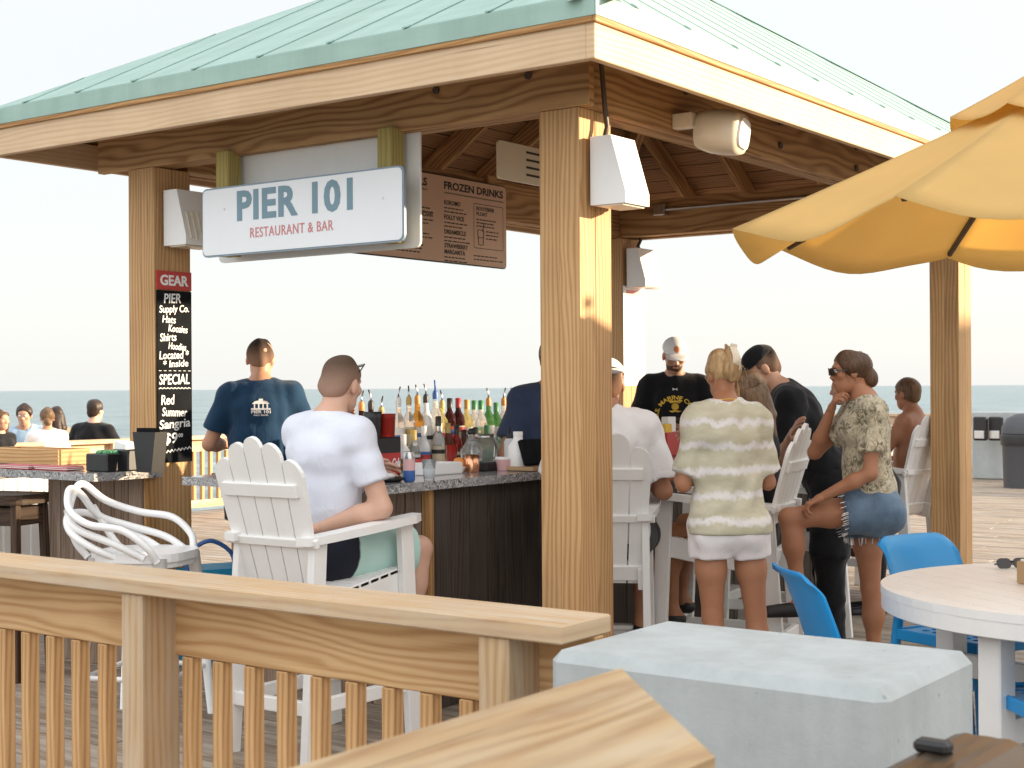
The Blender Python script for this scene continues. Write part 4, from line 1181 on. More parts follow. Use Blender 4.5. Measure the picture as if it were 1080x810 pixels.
M['c_navy']=cloth('cloth_navy',(.012,.045,.10)); M['c_navy2']=cloth('cloth_slate_navy',(.035,.05,.095)); M['c_pale']=cloth('cloth_pale_blue',(.68,.70,.78),.05)
M['c_white']=cloth('cloth_white',(.76,.74,.74),.05); M['c_black']=cloth('cloth_black',(.010,.010,.012),.3); M['c_sky']=cloth('cloth_sky',(.32,.45,.58)); M['c_red']=cloth('cloth_red',(.45,.05,.04)); M['c_khaki']=cloth('cloth_khaki',(.25,.20,.15)); M['c_wshort']=cloth('cloth_white_short',(.80,.78,.80),.04)
def tiedye(nt,o):
    s=nt.nodes.new('ShaderNodeSeparateXYZ'); nt.links.new(o,s.inputs[0])
    n=noise(nt,mapping(nt,o,(9,9,4)),1.0,4,.65); n2=noise(nt,o,55,3,.6)
    z=mth(nt,'ADD',s.outputs[2],mth(nt,'ADD',mth(nt,'MULTIPLY',n,.10),mth(nt,'MULTIPLY',n2,.03)))
    w=mth(nt,'SINE',mth(nt,'MULTIPLY_ADD',z,2*math.pi/.104)); w.node.inputs[0].links[0].from_node.inputs[2].default_value=.9
    base=ramp(nt,noise(nt,mapping(nt,o,(7,7,16)),1.0,4,.6),[(.3,(.42,.40,.285)),(.7,(.58,.555,.44))])
    return mixc(nt,ramp(nt,w,[(.30,(0,0,0)),(1.0,(1,1,1))]),base,(.70,.685,.69))
M['c_tiedye']=cloth('cloth_tie_dye',None,fn=tiedye)
def floral(nt,o):
    n=noise(nt,o,34,5,.7,1.5); n2=noise(nt,o,14,3,.5)
    c=ramp(nt,n,[(.42,(.12,.11,.075)),(.5,(.36,.32,.22)),(.60,(.62,.56,.44))])
    return mixc(nt,ramp(nt,n2,[(.45,(0,0,0)),(.6,(.6,.6,.6))]),c,(.60,.54,.40))
M['c_floral']=cloth('cloth_floral',None,fn=floral)
def denim(nt,o):
    n=noise(nt,o,160,3,.7); n2=noise(nt,o,10,3,.5)
    return mixc(nt,mth(nt,'MULTIPLY',n,.5),ramp(nt,n2,[(.35,(.045,.085,.15)),(.7,(.12,.19,.28))]),(.22,.30,.38))
M['c_denim']=cloth('cloth_denim',None,fn=denim)
def twotone(nt,o):
    s=nt.nodes.new('ShaderNodeSeparateXYZ'); nt.links.new(o,s.inputs[0])
    e=mth(nt,'ADD',mth(nt,'ADD',s.outputs[1],.055),mth(nt,'MULTIPLY',s.outputs[2],-.20))
    return mixc(nt,ramp(nt,mth(nt,'ADD',e,mth(nt,'MULTIPLY',noise(nt,o,14,2),.02)),[(.0,(0,0,0)),(.008,(1,1,1))]),(.016,.017,.028),(.46,.66,.61))
M['c_twotone']=cloth('cloth_black_mint',None,fn=twotone)
M['eye_white']=plain('eye_white',(.75,.72,.70),.2); M['eye_dark']=plain('eye_dark',(.02,.015,.012),.15); M['lips']=plain('lips',(.42,.16,.13),.45); M['lens']=plain('lens',(.02,.012,.01),.12); M['beard']=hairmat('beard',(.05,.025,.015),(.14,.075,.04))

def person(label,x,y,az,H=1.75,female=False,seat=None,spine=(0,.03,1),neck=(0,.18,1),head=(0,-5,0),armL=((-.25,.05,-1),(.1,.6,-.8)),armR=((.25,.05,-1),(-.1,.6,-.8)),
           legL=((-.06,.02,-1),(0,-.03,-1)),legR=((.06,.02,-1),(0,-.03,-1)),twist=0,px=0,py=0,skinm='skin_mid',hair='short',hairm='hair_brown',shirt='c_navy',shirt_hem=-.05,sleeve=.62,sl_r=.03,fit=.014,
           shorts='c_khaki',short_len=.55,short_fit=.018,rise=.07,shoes='black',hat=None,face=False,fine=1.0,hands=(.5,.5),handn=(None,None),sw=None,bare=False,group=None,beard=False,wr=.004,seed=1,glasses=None,extra=None,headz=0.0,trousers=False):
    root=thing('person',label,'person',(x,y,0),-R(az),group)
    hb=.010*fine; U=np.array([0,0,1.0])
    sw=sw or (.172 if female else .200)*H/1.72; hw=.088*H/1.72
    pel=np.array([px,py,(seat+.075) if seat is not None else .53*H+.0])
    sp=nv(spine); tl=.295*H; sh=pel+sp*tl
    cR,sR=math.cos(R(twist)),math.sin(R(twist)); rt=np.array([cR,sR,0]); rt=nv(rt-sp*np.dot(rt,sp)*.6); fw=nv(np.cross(sp,rt)*1.0)
    if fw[1]*cR-fw[0]*sR<0: fw=-fw
    nk=sh+sp*.012*H; nd_=nv(neck); hc=nk+nd_*.091*H+np.array([0,.018,headz-.008])
    S_={'L':sh-rt*sw*.86-sp*.045,'R':sh+rt*sw*.86-sp*.045}
    J={}
    for s_,arm in (('L',armL),('R',armR)):
        if arm[0]=='ikw':
            m_=mw(root).inverted()@Vector(arm[1]); arm=('ik',np.array(m_)-hc,arm[2])
        if arm[0]=='ik':      # wrist at a point measured from the head centre, elbow towards a hint
            tg=hc+np.array(arm[1],float); v=tg-S_[s_]; dd=min(np.linalg.norm(v),.31*H); v=v/np.linalg.norm(v); la,lb=.172*H,.148*H
            ca=(la*la+dd*dd-lb*lb)/(2*la*dd); hn=np.array(arm[2],float); hn=nv(hn-v*np.dot(hn,v))
            e=S_[s_]+v*la*ca+hn*la*math.sqrt(max(0,1-ca*ca)); w=S_[s_]+v*dd
        else:
            e=S_[s_]+nv(arm[0])*.172*H; w=e+nv(arm[1])*.148*H
        J['e'+s_]=e; J['w'+s_]=w
    for s_,leg,sg_ in (('L',legL,-1),('R',legR,1)):
        hp=pel+np.array([sg_*hw,0,-.01]); k=hp+nv(leg[0])*.242*H; a=k+nv(leg[1])*.238*H; J['h'+s_]=hp;J['k'+s_]=k;J['a'+s_]=a
    J.update(pel=pel,sh=sh,nk=nk,hc=hc,sL=S_['L'],sR=S_['R'],fw=fw,rt=rt,sp=sp)
    g=H/1.72; fm=female
    cw,cd=((.130,.100) if fm else (.158,.112)); ww,wd=((.108,.088) if fm else (.138,.102)); pw,pd=((.155,.108) if fm else (.150,.108))
    cw,cd,ww,wd,pw,pd=[v*g for v in (cw,cd,ww,wd,pw,pd)]
    waist=pel+sp*tl*.42; chest=pel+sp*tl*.78
    def torso(t,k=.05,lowz=None):
        P_=[ECap(pel-sp*.01,waist,fw,pw+t,pd+t,ww+t,wd+t,k),ECap(waist,chest,fw,ww+t,wd+t,cw+t,cd+t,k),
            ECap(chest,sh-sp*.045,fw,cw+t,cd+t,cw*.8+t,cd*.72+t,k),Cap(S_['L'],S_['R'],.050*g+t,.050*g+t,.05),Cap(sh-sp*.005,S_['L']+sp*.012,.046*g+t*.8,.046*g+t*.8,.05),Cap(sh-sp*.005,S_['R']+sp*.012,.046*g+t*.8,.046*g+t*.8,.05)]
        if fm: P_+=[Ell(chest+fw*.075*g-rt*.068*g-sp*.01,(.06*g+t,.055*g+t,.06*g+t),k=.04),Ell(chest+fw*.075*g+rt*.068*g-sp*.01,(.06*g+t,.055*g+t,.06*g+t),k=.04)]
        return P_
    # ---- body
    bt=0.0 if bare else -.008
    B=torso(bt)
    B+=[Cap(sh-sp*.03,nk,.060*g,.052*g,.04),Cap(nk,hc-nd_*.05,(.047 if fm else .055)*g,(.045 if fm else .053)*g,.03)]
    # trapezius
    B+=[Cap(nk,S_['L']*.55+nk*.45-sp*.012,.045*g,.04*g,.04),Cap(nk,S_['R']*.55+nk*.45-sp*.012,.045*g,.04*g,.04)]
    bl=.88 if fm else 1.0
    for s_ in 'LR':
        e,w=J['e'+s_],J['w'+s_]
        B+=[Cap(S_[s_],e,.050*g*bl,.039*g*bl,.03),Ell(S_[s_]+(e-S_[s_])*.35,(.047*g*bl,)*3,k=.05),Cap(e,e+(w-e)*.35,.039*g*bl,.041*g*bl,.02),Cap(e+(w-e)*.35,w,.041*g*bl,.026*g*bl,.02)]
        hp,k_,a=J['h'+s_],J['k'+s_],J['a'+s_]
        tv=k_-hp; fl=.92 if fm else 1.0
        B+=[Cap(hp,hp+tv*.5,.088*g*fl,.073*g*fl,.05),Cap(hp+tv*.5,k_,.073*g*fl,.052*g*fl,.03)]
        sv=a-k_; back=nv(np.cross(np.cross(sv,[0,1.0,0]) if abs(nv(sv)[1])<.9 else np.array([1.0,0,0]),sv))
        back=np.array([0,-1.0,0]) - nv(sv)*np.dot([0,-1.0,0],nv(sv)); back=nv(back) if np.linalg.norm(back)>.1 else np.array([0,0,-1.0])
        B+=[Cap(k_,k_+sv*.35,.052*g*fl,.050*g*fl,.02),Ell(k_+sv*.30+back*.018*g,(.047*g*fl,.047*g*fl,.085*g),k=.04),Cap(k_+sv*.35,a,.046*g*fl,.033*g*fl,.03)]
        toe=np.array([.02*(1 if s_=='R' else -1),.15*g,-.045])
        B+=[Cap(a,a+np.array([0,-.03,-.035]),.036*g,.033*g,.02),Cap(a+np.array([0,-.01,-.035]),a+toe,.036*g,.024*g,.02)]
    if fm or seat is None:
        for sg_ in (-1,1): B.append(Ell(pel+rt*sg_*.07*g-fw*.055*g-sp*.04,(.078*g,)*3,k=.05))
    geos=[net(B,hb)]
    # ---- hands
    for i,s_ in enumerate('LR'):
        if hands[i] is None: continue
        e,w=J['e'+s_],J['w'+s_]; d_=nv(w-e); n_=handn[i] if handn[i] is not None else np.array([.9*(1 if s_=='R' else -1),.2,.45])
        sd=1 if s_=='R' else -1
        geos.append(net(hand_prims(w,d_,n_,-sd if True else sd,hands[i],1.0*g*bl),.0042*max(1,fine*.9),sm=1))
    # ---- head
    yaw,pit,rol=[R(v) for v in head]
    Rh=(Matrix.Rotation(yaw,3,'Z')@Matrix.Rotation(pit,3,'X')@Matrix.Rotation(rol,3,'Y')); Rn=np.array(Rh)
    hs=g*(.90 if fm else .95)
    def hp_(p): return hc+Rn@(np.array(p,float)*hs)
    def HE(c,r,k=.02,op='u'): return Ell(hp_(c),tuple(v*hs for v in r),Rn,k*hs,None,op)
    def HC(a,b,r0,r1=None,k=.015): return Cap(hp_(a),hp_(b),r0*hs,(r1 if r1 is not None else r0)*hs,k*hs)
    HP=[HE((0,-.014,.032),(.075,.095,.083)),HE((0,.022,-.035),(.058 if not fm else .054,.066,.075),.03),HE((0,.055,-.092),(.030,.026,.022),.03),HE((0,.03,-.07),(.052,.05,.04),.03),
        HC((0,.084,.012),(0,.101,-.021),.0075,.0115,.012),HE((.011,.095,-.026),(.009,.011,.008),.008),HE((-.011,.095,-.026),(.009,.011,.008),.008),
        HC((-.035,.074,.032),(.035,.074,.032),.012,.012,.015),HE((.042,.062,-.012),(.022,.02,.02),.02),HE((-.042,.062,-.012),(.022,.02,.02),.02),
        HE((0,.083,-.056),(.022,.012,.011),.012),
        HE((.076,-.006,-.008),(.011,.021,.032),.008),HE((-.076,-.006,-.008),(.011,.021,.032),.008),
        HE((.031,.092,.012),(.016,.012,.010),.010,'s'),HE((-.031,.092,.012),(.016,.012,.010),.010,'s'),
        Cap(hc-nd_*.02-np.array([0,.02,0]),nk+nd_*.01,.050*hs if not fm else .043*hs,.048*hs if not fm else .042*hs,.03)]
    geos.append(net(HP,.0055*fine,sm=1))
    mesh_obj('body',geos,M[skinm],root)
    # ---- hair
    hg=[]
    def clipn(pt,n): return (hp_(pt),Rn@nv(n))
    if hair:
        o_=.0025 if hair in('buzz',) else .010
        HH=[HE((0,-.016,.036),(.077+o_,.097+o_,.084+o_),.02)]
        cuts=[clipn((0,.062,.055),(0,1,-.55)),clipn((0,-.04,-.06),(0,.75,-1))]
        if hair in('short','buzz'): HH.append(HE((0,-.052,-.028 if hair=='short' else -.022),(.056+o_,.054+o_,.058),.03))
        if hair in('short','buzz'): hg.append(net(HH,.006*fine,.005,seed,cuts))
        if hair in('long','bun','updo','pony'):
            cuts=[clipn((0,.066,.058),(0,1,-.42)),clipn((0,-.03,-.085),(0,.6,-1))]
            hg.append(net(HH,.0055*fine,.006,seed,cuts))
        if hair=='bun':
            hg.append(net([HC((0,-.085,-.02),(0,-.108,-.05),.040,.034),HE((0,-.112,-.058),(.036,.032,.036)),HE((.012,-.12,-.075),(.024,.024,.024)),HC((.05,-.05,-.02),(.02,-.10,-.045),.026,.026)],.006*fine,.006,seed))
        if hair=='updo':
            hg.append(net([HC((0,-.10,-.03),(0,-.118,.03),.034,.040),HC((0,-.118,.03),(.012,-.095,.105),.038,.026),HE((-.02,-.115,.02),(.035,.03,.05)),HC((.01,-.09,.1),(.04,-.10,.135),.014,.006),HC((.0,-.09,.1),(-.02,-.11,.13),.012,.005),HC((.06,-.03,-.03),(.068,-.02,-.12),.006,.003),HC((-.06,-.03,-.03),(-.062,-.03,-.11),.005,.003),HC((.055,.02,.0),(.075,.015,-.13),.006,.003)],.005,.004,seed))
        if hair=='long':
            c0=hp_((0,-.075,.02)); dn=np.array([0,-.25,-1.0])
            st=[]
            rg=np.random.RandomState(seed)
            for i in range(15):
                t=(i/14-.5)*2; th=t*2.0; a=hp_((math.sin(th)*.074,-math.cos(th)*.085-.012,.02-.01*abs(t))); b=a+Rn@np.array([math.sin(th)*.02,-.012-.02*rg.rand(),-.15]); c=b+np.array([t*.01+rg.normal()*.010,-.015,-.11-.07*rg.rand()])
                st+=[Cap(a,b,.024,.021,.012),Cap(b,c,.021,.008,.012)]
            hg.append(net(st,.006*fine,.004,seed))
        if hg: mesh_obj('hair',hg,M[hairm] if hair!='buzz' else fade(hairm,skinm,hc[2]),root)
        if hair in('updo','long','bun') and fine<1.2:
            rg=random.Random(seed); mb=MB()
            for i in range(26):
                th=rg.uniform(-2.2,2.2); e0=rg.uniform(-.2,1.0); a=Vector((math.sin(th)*.085*math.cos(e0),-math.cos(th)*.105*math.cos(e0)-.014,.036+.09*math.sin(e0)))
                d1=Vector((rg.uniform(-.02,.02),rg.uniform(-.03,.01),rg.uniform(-.05,.0))); d2=d1+Vector((rg.uniform(-.02,.02),rg.uniform(-.02,.01),-rg.uniform(.02,.06)))
                mb.tube([hp_(a*.97),hp_(a*1.03+d1),hp_(a*1.04+d2)],[.0016,.0013,.0007],4)
            mb.build('loose_strands',M[hairm],root,mw(root))
    if beard:
        mesh_obj('beard',[net([HE((0,.028,-.06),(.060,.068,.055),.02)],.006*fine,.003,seed,[clipn((0,.0,-.042),(0,-.25,1)),clipn((0,.02,0),(0,-1,-.2))])],M['beard'],root)
    if face:
        mb=MB()
        for s in (-1,1): mb.sphere(hp_((s*.031,.081,.012)),.0125*hs,10,8)
        e=mb.build('eyes',M['eye_white'],root,mw(root))
        mb=MB()
        for s in (-1,1): mb.sphere(hp_((s*.031,.0895,.011)),.0058*hs,8,6)
        mb.build('iris',M['eye_dark'],e,mw(root))
        mesh_obj('lips',[net([HE((0,.091,-.052),(.021,.008,.0045),.005),HE((0,.090,-.060),(.018,.008,.005),.005)],.003*max(1,fine))],M['lips'],root)
        mesh_obj('eyebrows',[net([HC((s*.016,.089,.030),(s*.048,.076,.031),.0045,.003) for s in(-1,1)],.003*max(1,fine))],M['hair_dark'] if hairm!='hair_blond' else M[hairm],root)
    if hat:
        col,back_=hat; s=-1 if back_ else 1
        cp=net([HE((0,-.012,.042),(.089,.108,.088),.02)],.006*fine,.001,seed,[clipn((0,0,.045),(0,-.22,-1))] )
        br=net([Ell(hp_((0,s*.115 if s>0 else -.115,.040 if s>0 else .046)),(.078*hs,.075*hs,.011*hs),Rn,.01)],.0055*fine,0,0,[clipn((0,s*.07,.04),(0,-s,0))])
        mesh_obj('cap',[cp,br],M[col],root)
    if glasses:
        up_=glasses=='top'
        mb=MB()
        Y,Z_=(.065,.098) if up_ else (.103,.012)
        tl_=.5 if up_ else 0
        fr=Matrix([list(r) for r in Rn]).to_4x4(); fr.translation=Vector(hc)
        for s in (-1,1):
            mm=fr@Matrix.Translation((s*.032*hs,Y*hs,Z_*hs))@Matrix.Rotation(R(90-(60 if up_ else 0)),4,'X')@Matrix.Rotation(R(s*-12),4,'Y')
            mb.prism(rrect(.050,.036,.016),mm@Matrix.Translation((0,0,-.003)),.005)
            mb.bar(hp_((s*.064,Y-.012,Z_+.006)),hp_((s*.084,.0,(.06 if up_ else .008))),.004,.007); 
        mb.bar(hp_((-.01,Y,Z_+.008)),hp_((.01,Y,Z_+.008)),.004,.005)
        mb.build('sunglasses',M['lens'],root,mw(root))
    # ---- shirt
    J['hp']=hp_
    if shirt:
        P_=torso(fit,.05)
        hemc=pel+sp*shirt_hem
        P_.append(ECap(hemc-sp*.06,waist,fw,pw+fit+.012,pd+fit+.012,ww+fit+.004,wd+fit+.004,.05))
        if fm and fit>.018:
            for sg_ in (-1,1): P_.append(Ell(pel+rt*sg_*.07*g-fw*.055*g-sp*.04,(.084*g+fit,)*3,k=.06))
        cuts=[(hemc,-sp)]
        for s_ in 'LR':
            e=J['e'+s_]; d_=nv(e-S_[s_]); L=.172*H*sleeve; end=S_[s_]+d_*L
            if sleeve>0: P_.append(Cap(S_[s_],S_[s_]+d_*(L+.12),.052*g*bl+fit*.8,.046*g*bl+sl_r+.008,.035,[(end,d_)]))
        P_.append(Cap(nk+sp*.035-fw*-.012,nk+sp*.10+fw*.03,.066*g,.09*g,.012,None,'s'))
        sm_=mesh_obj('shirt',[net(P_,.0095*fine,wr,seed,cuts)],M[shirt],root); J['shirt']=sm_
    if shorts:
        P_=[ECap(pel-sp*.02,waist-sp*.03,fw,pw+short_fit,pd+short_fit,ww+short_fit+.01,wd+short_fit+.01,.04,[(pel+sp*rise,sp)])]
        cuts=[]
        for s_ in 'LR':
            hp,k_=J['h'+s_],J['k'+s_]; d_=nv(k_-hp); L=.242*H*short_len; end=hp+d_*L
            P_.append(Cap(hp,hp+d_*(L+.15),(.086 if fm else .092)*g+short_fit,(.080 if fm else .086)*g+short_fit,.012 if fm else .035,[(end,d_)]))
            if trousers: P_+=[Cap(k_-d_*.05,k_,.085*g,.078*g,.04),Cap(k_,J['a'+s_]-np.array([0,0,.02]),.078*g,.066*g,.03)]
        if fm:
            for sg_ in (-1,1): P_.append(Ell(pel+rt*sg_*.07*g-fw*.055*g-sp*.04,(.080*g+short_fit,)*3,k=.05))
        mesh_obj('shorts',[net(P_,.0095*fine,wr*.8,seed+5,cuts)],M[shorts],root)
    if shoes:
        for s_ in 'LR':
            a=J['a'+s_]; P_=[Cap(a+np.array([0,-.03,-.04]),a+np.array([.02*(1 if s_=='R' else -1),.16*g,-.055]),.043*g,.035*g,.02)]
            mesh_obj('shoe',[net(P_,.008*fine,0,0,[(a+np.array([0,0,-.078]),np.array([0,0,-1.0])),(a+np.array([0,0,-.012]),np.array([0,-.2,1.0]))])],M[shoes],root)
    return root,J
def stamp(root,target,mb,name,mat,M_,off=.004,label=None):
    """lay flat artwork (built in the xy plane of M_, person-local) onto a garment"""
    me=target.data; bv=BVHTree.FromPolygons([v.co for v in me.vertices],[tuple(p.vertices) for p in me.polygons])
    z=(M_.to_3x3()@Vector((0,0,1))).normalized(); out=[]
    for v in mb.v:
        p=M_@Vector(v); h=bv.ray_cast(p+z*.4,-z)
        out.append((h[0]+z*off) if h[0] is not None else p)
    mb.v=[tuple(p) for p in out]
    return mb.build(name,mat,root,mw(root),None,label)
# ------------------------------------------------------------------ who is where
def at(px,Z): return ((px-540)/F*Z,Z)
M['logo_white']=plain('logo_white',(.80,.80,.80),.7); M['logo_gold']=plain('logo_gold',(.75,.48,.06),.7); M['logo_orange']=plain('logo_orange',(.62,.22,.09),.7); M['pink']=plain('pink',(.62,.40,.46),.8)
# 1 navy shirt, standing with his back turned
x,y=at(275,8.4)
r,J=person('man in navy tee with white logo on the back, standing past the chalkboard',x,y,-10,1.77,spine=(0,.05,1),neck=(0,.35,1),head=(-14,-22,0),armL=((-.42,.1,-1),(.45,1,-.05)),armR=((.42,.15,-1),(-.4,1,0)),skinm='skin_mid',hair='buzz',hairm='hair_dark',shirt='c_navy',shirt_hem=-.12,sleeve=.72,sl_r=.028,shorts='c_black',seed=3,hands=(.6,.6))
c=J['sh']-J['sp']*.13-J['fw']*.2
mm=face_frame(c,J['rt'],J['sp'])
mb=MB()
mb.prism([(-.05,.03),(.05,.03),(.035,.045),(.012,.05),(.012,.06),(-.012,.06),(-.012,.05),(-.035,.045)],ID,.001)
for xx in (-.036,-.012,.012,.036): mb.prism([(xx-.004,.0),(xx+.004,.0),(xx+.004,.03),(xx-.004,.03)],ID,.001)
mb.prism([(-.055,-.004),(.055,-.004),(.055,.006),(-.055,.006)],ID,.001)
mb.text('PIER 101',Matrix.Translation((0,-.024,0)),h=.018,w=.11,bold=.03); mb.text('FOLLY BEACH',Matrix.Translation((0,-.038,0)),h=.008,w=.08,bold=.03)
stamp(r,J['shirt'],mb,'shirt_logo',M['logo_white'],mm)

# 2 pale blue tee, seated at the front of the bar
r,J=person('man in pale blue tee and black and mint shorts seated at the bar corner',pA.x,pA.y,AZA,1.80,seat=.70,px=-.05,py=.09,spine=(.06,.06,1),neck=(-.05,.42,1),head=(8,-12,4),twist=-4,
   armL=((-.35,.55,-.75),(.35,1,.15)),armR=((.36,.10,-1),(-.72,-.52,-.28)),legL=((-.12,1,-.05),(.03,-.15,-1)),legR=((.24,1,-.02),(.0,-.25,-1)),skinm='skin_fair',hair='buzz',hairm='hair_short',shirt='c_pale',shirt_hem=-.06,sleeve=.66,sl_r=.016,fit=.013,sw=.205,
   shorts='c_twotone',short_len=.80,short_fit=.034,shoes='white_paint',glasses='top',seed=8,wr=.003,hands=(.5,.9),handn=(None,(0,.2,1)))
# 3 bartender half hidden by the near post
x,y=at(583,8.0)
person('bartender in slate navy tee reaching down behind the near post',x,y,172,1.74,spine=(.02,.10,1),neck=(0,.4,1),head=(-20,-25,0),armR=((.30,.10,-1),(.02,.35,-1)),armL=((-.2,.5,-1),(.3,1,0)),skinm='skin_tan',hair='short',hairm='hair_dark',shirt='c_navy2',shirt_hem=-.10,sleeve=.75,sl_r=.035,shorts='c_black',seed=11,face=True)
# 4 white cap, seated behind the near post
CB=(.425,6.88)
r,J=person('man in white tee and backwards white cap seated right behind the near post',CB[0]+.02,CB[1]-.02,6,1.78,seat=.70,py=-.05,spine=(0,.10,1),neck=(0,.35,1),head=(6,-8,0),armL=((-.3,.3,-1),(.3,1,.1)),armR=((.30,.02,-1),(-.15,1,.05)),
   legL=((-.15,1,-.1),(0,-.1,-1)),legR=((.15,1,-.1),(0,-.1,-1)),skinm='skin_tan',hair='buzz',hairm='hair_dark',shirt='c_white',sleeve=.80,sl_r=.045,fit=.02,shirt_hem=-.06,shorts='c_black',short_len=.8,hat=('white_cap',True),seed=14,wr=.005)
# 5 bartender facing us
x,y=at(711,10.4)
r,J=person('bearded bartender in black tee with gold arched lettering and a white cap, reading a tablet',x,y,184,1.82,spine=(0,.04,1),neck=(0,.35,1),head=(6,-24,0),armR=((.32,.02,-1),(-.65,.85,.05)),armL=((-.36,.05,-1),(.55,.85,.0)),skinm='skin_mid',hair='buzz',hairm='hair_dark',shirt='c_black',shirt_hem=-.14,sleeve=.72,sl_r=.03,
   shorts='c_black',hat=('white_cap',False),face=True,beard=True,seed=17,hands=(.5,.6))
mm=face_frame(J['sh']-J['sp']*.155+J['fw']*.25,-J['rt'],J['sp'])
mb=MB()
mb.text('U.S. MARINE CORPS',Matrix.Translation((0,-.095,0)),h=.030,w=.40,bold=.03,arc=.115)
stamp(r,J['shirt'],mb,'shirt_lettering',M['logo_gold'],mm)
mb=MB(); mb.prism([(.026*math.cos(R(a)),.026*math.sin(R(a))-.03) for a in range(0,360,24)],ID,.001)
mb.prism([(-.055,.012),(-.03,-.006),(0,.0),(.03,-.006),(.055,.012),(.03,.016),(.006,.012),(0,.022),(-.006,.012),(-.03,.016)],ID,.001)
mb.prism([(-.045,-.062),(-.02,-.072),(0,-.066),(.02,-.072),(.045,-.062),(.02,-.058),(0,-.056),(-.02,-.058)],ID,.001)
stamp(r,J['shirt'],mb,'shirt_emblem',M['logo_gold'],mm,.005)
mb=MB(); mb.tube([(-.018,.085,0),(-.008,.092,0),(.008,.092,0),(.018,.085,0)],.003,5); mb.tube([(-.018,.1,0),(-.008,.093,0),(.008,.093,0),(.018,.1,0)],.003,5)
stamp(r,J['shirt'],mb,'chest_mark',M['logo_white'],mm,.004)
hp=J['hp']; mb=MB(); 
for k in range(10): pass
mb.sphere(hp((0,.089,.085)),(.022,.010,.024),10,8); mb.build('cap_badge',M['logo_orange'],r,mw(r))
wl,wr_=Vector(J['wL']),Vector(J['wR']); tc_=(wl+wr_)/2+Vector((0,.07,.035))
tp=mw(r)@tc_
t=thing('tablet','dark order tablet held by the bearded bartender','tablet',tp,-R(184))
mb=MB(); mb.box((0,0,0),(.24,.17,.012),rot3(R(22),'X'),.004); mb.build('case',M['stoolwood'],t,mw(t))
mb=MB(); mb.box((0,-.003,.008),(.21,.14,.004),rot3(R(22),'X'),.001); mb.build('screen',M['black'],t,mw(t))
# 6 blonde in the striped tee
x,y=at(767,6.3)
r,J=person('blonde woman in green and white striped tee and white shorts, standing',x,y,-8,1.63,True,spine=(0,.03,1),neck=(0,.22,1),head=(10,-12,0),armL=((-.24,.02,-1),(.2,1,.2)),armR=((.24,.10,-1),(-.25,1,.3)),
   legL=((.03,.0,-1),(.03,-.04,-1)),legR=((.10,.02,-1),(.06,-.04,-1)),skinm='skin_tan',hair='updo',hairm='hair_blond',shirt='c_tiedye',shirt_hem=-.05,sleeve=.84,sl_r=.028,fit=.019,shorts='c_wshort',short_len=.36,short_fit=.016,rise=-.01,shoes='white_paint',seed=21,wr=.005,sw=.148)
hp=J['hp']; mb=MB()
for k in range(5): mb.tube(curve([hp((.012-.01*k+.012,-.135,.0)),hp((.014-.008*k+.01,-.165+.004*abs(k-2),.05)),hp((.016-.006*k+.004,-.125,.12))],5),.0055,6)
mb.bar(hp((.0,-.125,.125)),hp((.03,-.12,.12)),.02,.02); mb.build('hair_clip',M['cream_plastic'],r,mw(r))
mb=MB(); nk=Vector(J['nk']); mb.tube([nk+Vector((math.cos(a)*.062,math.sin(a)*.062+.005,.02+.012*math.sin(a)*-1)) for a in [R(12*i) for i in range(30)]],.002,5,True); mb.build('necklace',M['logo_gold'],r,mw(r))
# 7 black tee and cap, leaning
x,y=at(874,8.0)
person('person in black tee and black cap leaning towards the long haired woman',x,y,-82,1.78,spine=(0,.52,1),neck=(0,.75,1),head=(10,-30,0),armL=('ikw',W(836,458,7.62),(0,.1,-1)),armR=((.2,.7,-.8),(0,1,.1)),hands=(.2,.5),handn=((.3,1,.2),None),skinm='skin_mid',hair='buzz',hairm='hair_dark',shirt='c_black',shirt_hem=-.18,sleeve=.8,sl_r=.035,fit=.02,shorts='c_black',short_len=.95,trousers=True,hat=('c_black',False),seed=24)
# 8 long brown hair, seated side on
CC=(1.09,7.30)
r,J=person('woman with long light brown hair and black shorts seated beside the striped tee',CC[0],CC[1],-66,1.64,True,seat=.70,py=-.12,spine=(.04,-.02,1),neck=(0,.2,1),head=(30,-14,0),armL=((-.15,.5,-.9),(.1,1,.1)),armR=((.25,.5,-.8),(0,1,.1)),
   legL=((-.08,1,-.12),(0,-.02,-1)),legR=((.12,1,-.05),(0,.05,-1)),skinm='skin_brown',hair='long',hairm='hair_light',shirt='c_black',sleeve=0,shirt_hem=-.04,shorts='c_black',short_len=.42,shoes='black',seed=27,hands=(.5,.5))
# 9 denim shorts and sunglasses
x,y=at(916,6.95)
r,J=person('woman in floral blouse, denim shorts and sunglasses standing with one knee raised',x,y,-88,1.655,True,spine=(0,.04,1),neck=(0,.38,1),head=(4,-7,0),twist=4,armL=((-.20,.10,-1),(.12,.90,-.46)),armR=('ik',(.015,.085,-.185),(0,.7,-.7)),
   legL=((-.02,1,-.10),(.02,-.14,-1)),legR=((.02,-.06,-1),(0,-.05,-1)),skinm='skin_tan',hair='bun',hairm='hair_brown',shirt='c_floral',sleeve=.66,sl_r=.026,fit=.012,shirt_hem=-.075,shorts='c_denim',short_len=.36,short_fit=.026,shoes='black',face=True,glasses='eyes',seed=31,wr=.005,hands=(.7,.9),handn=((0,.45,1),(.3,1,0)))
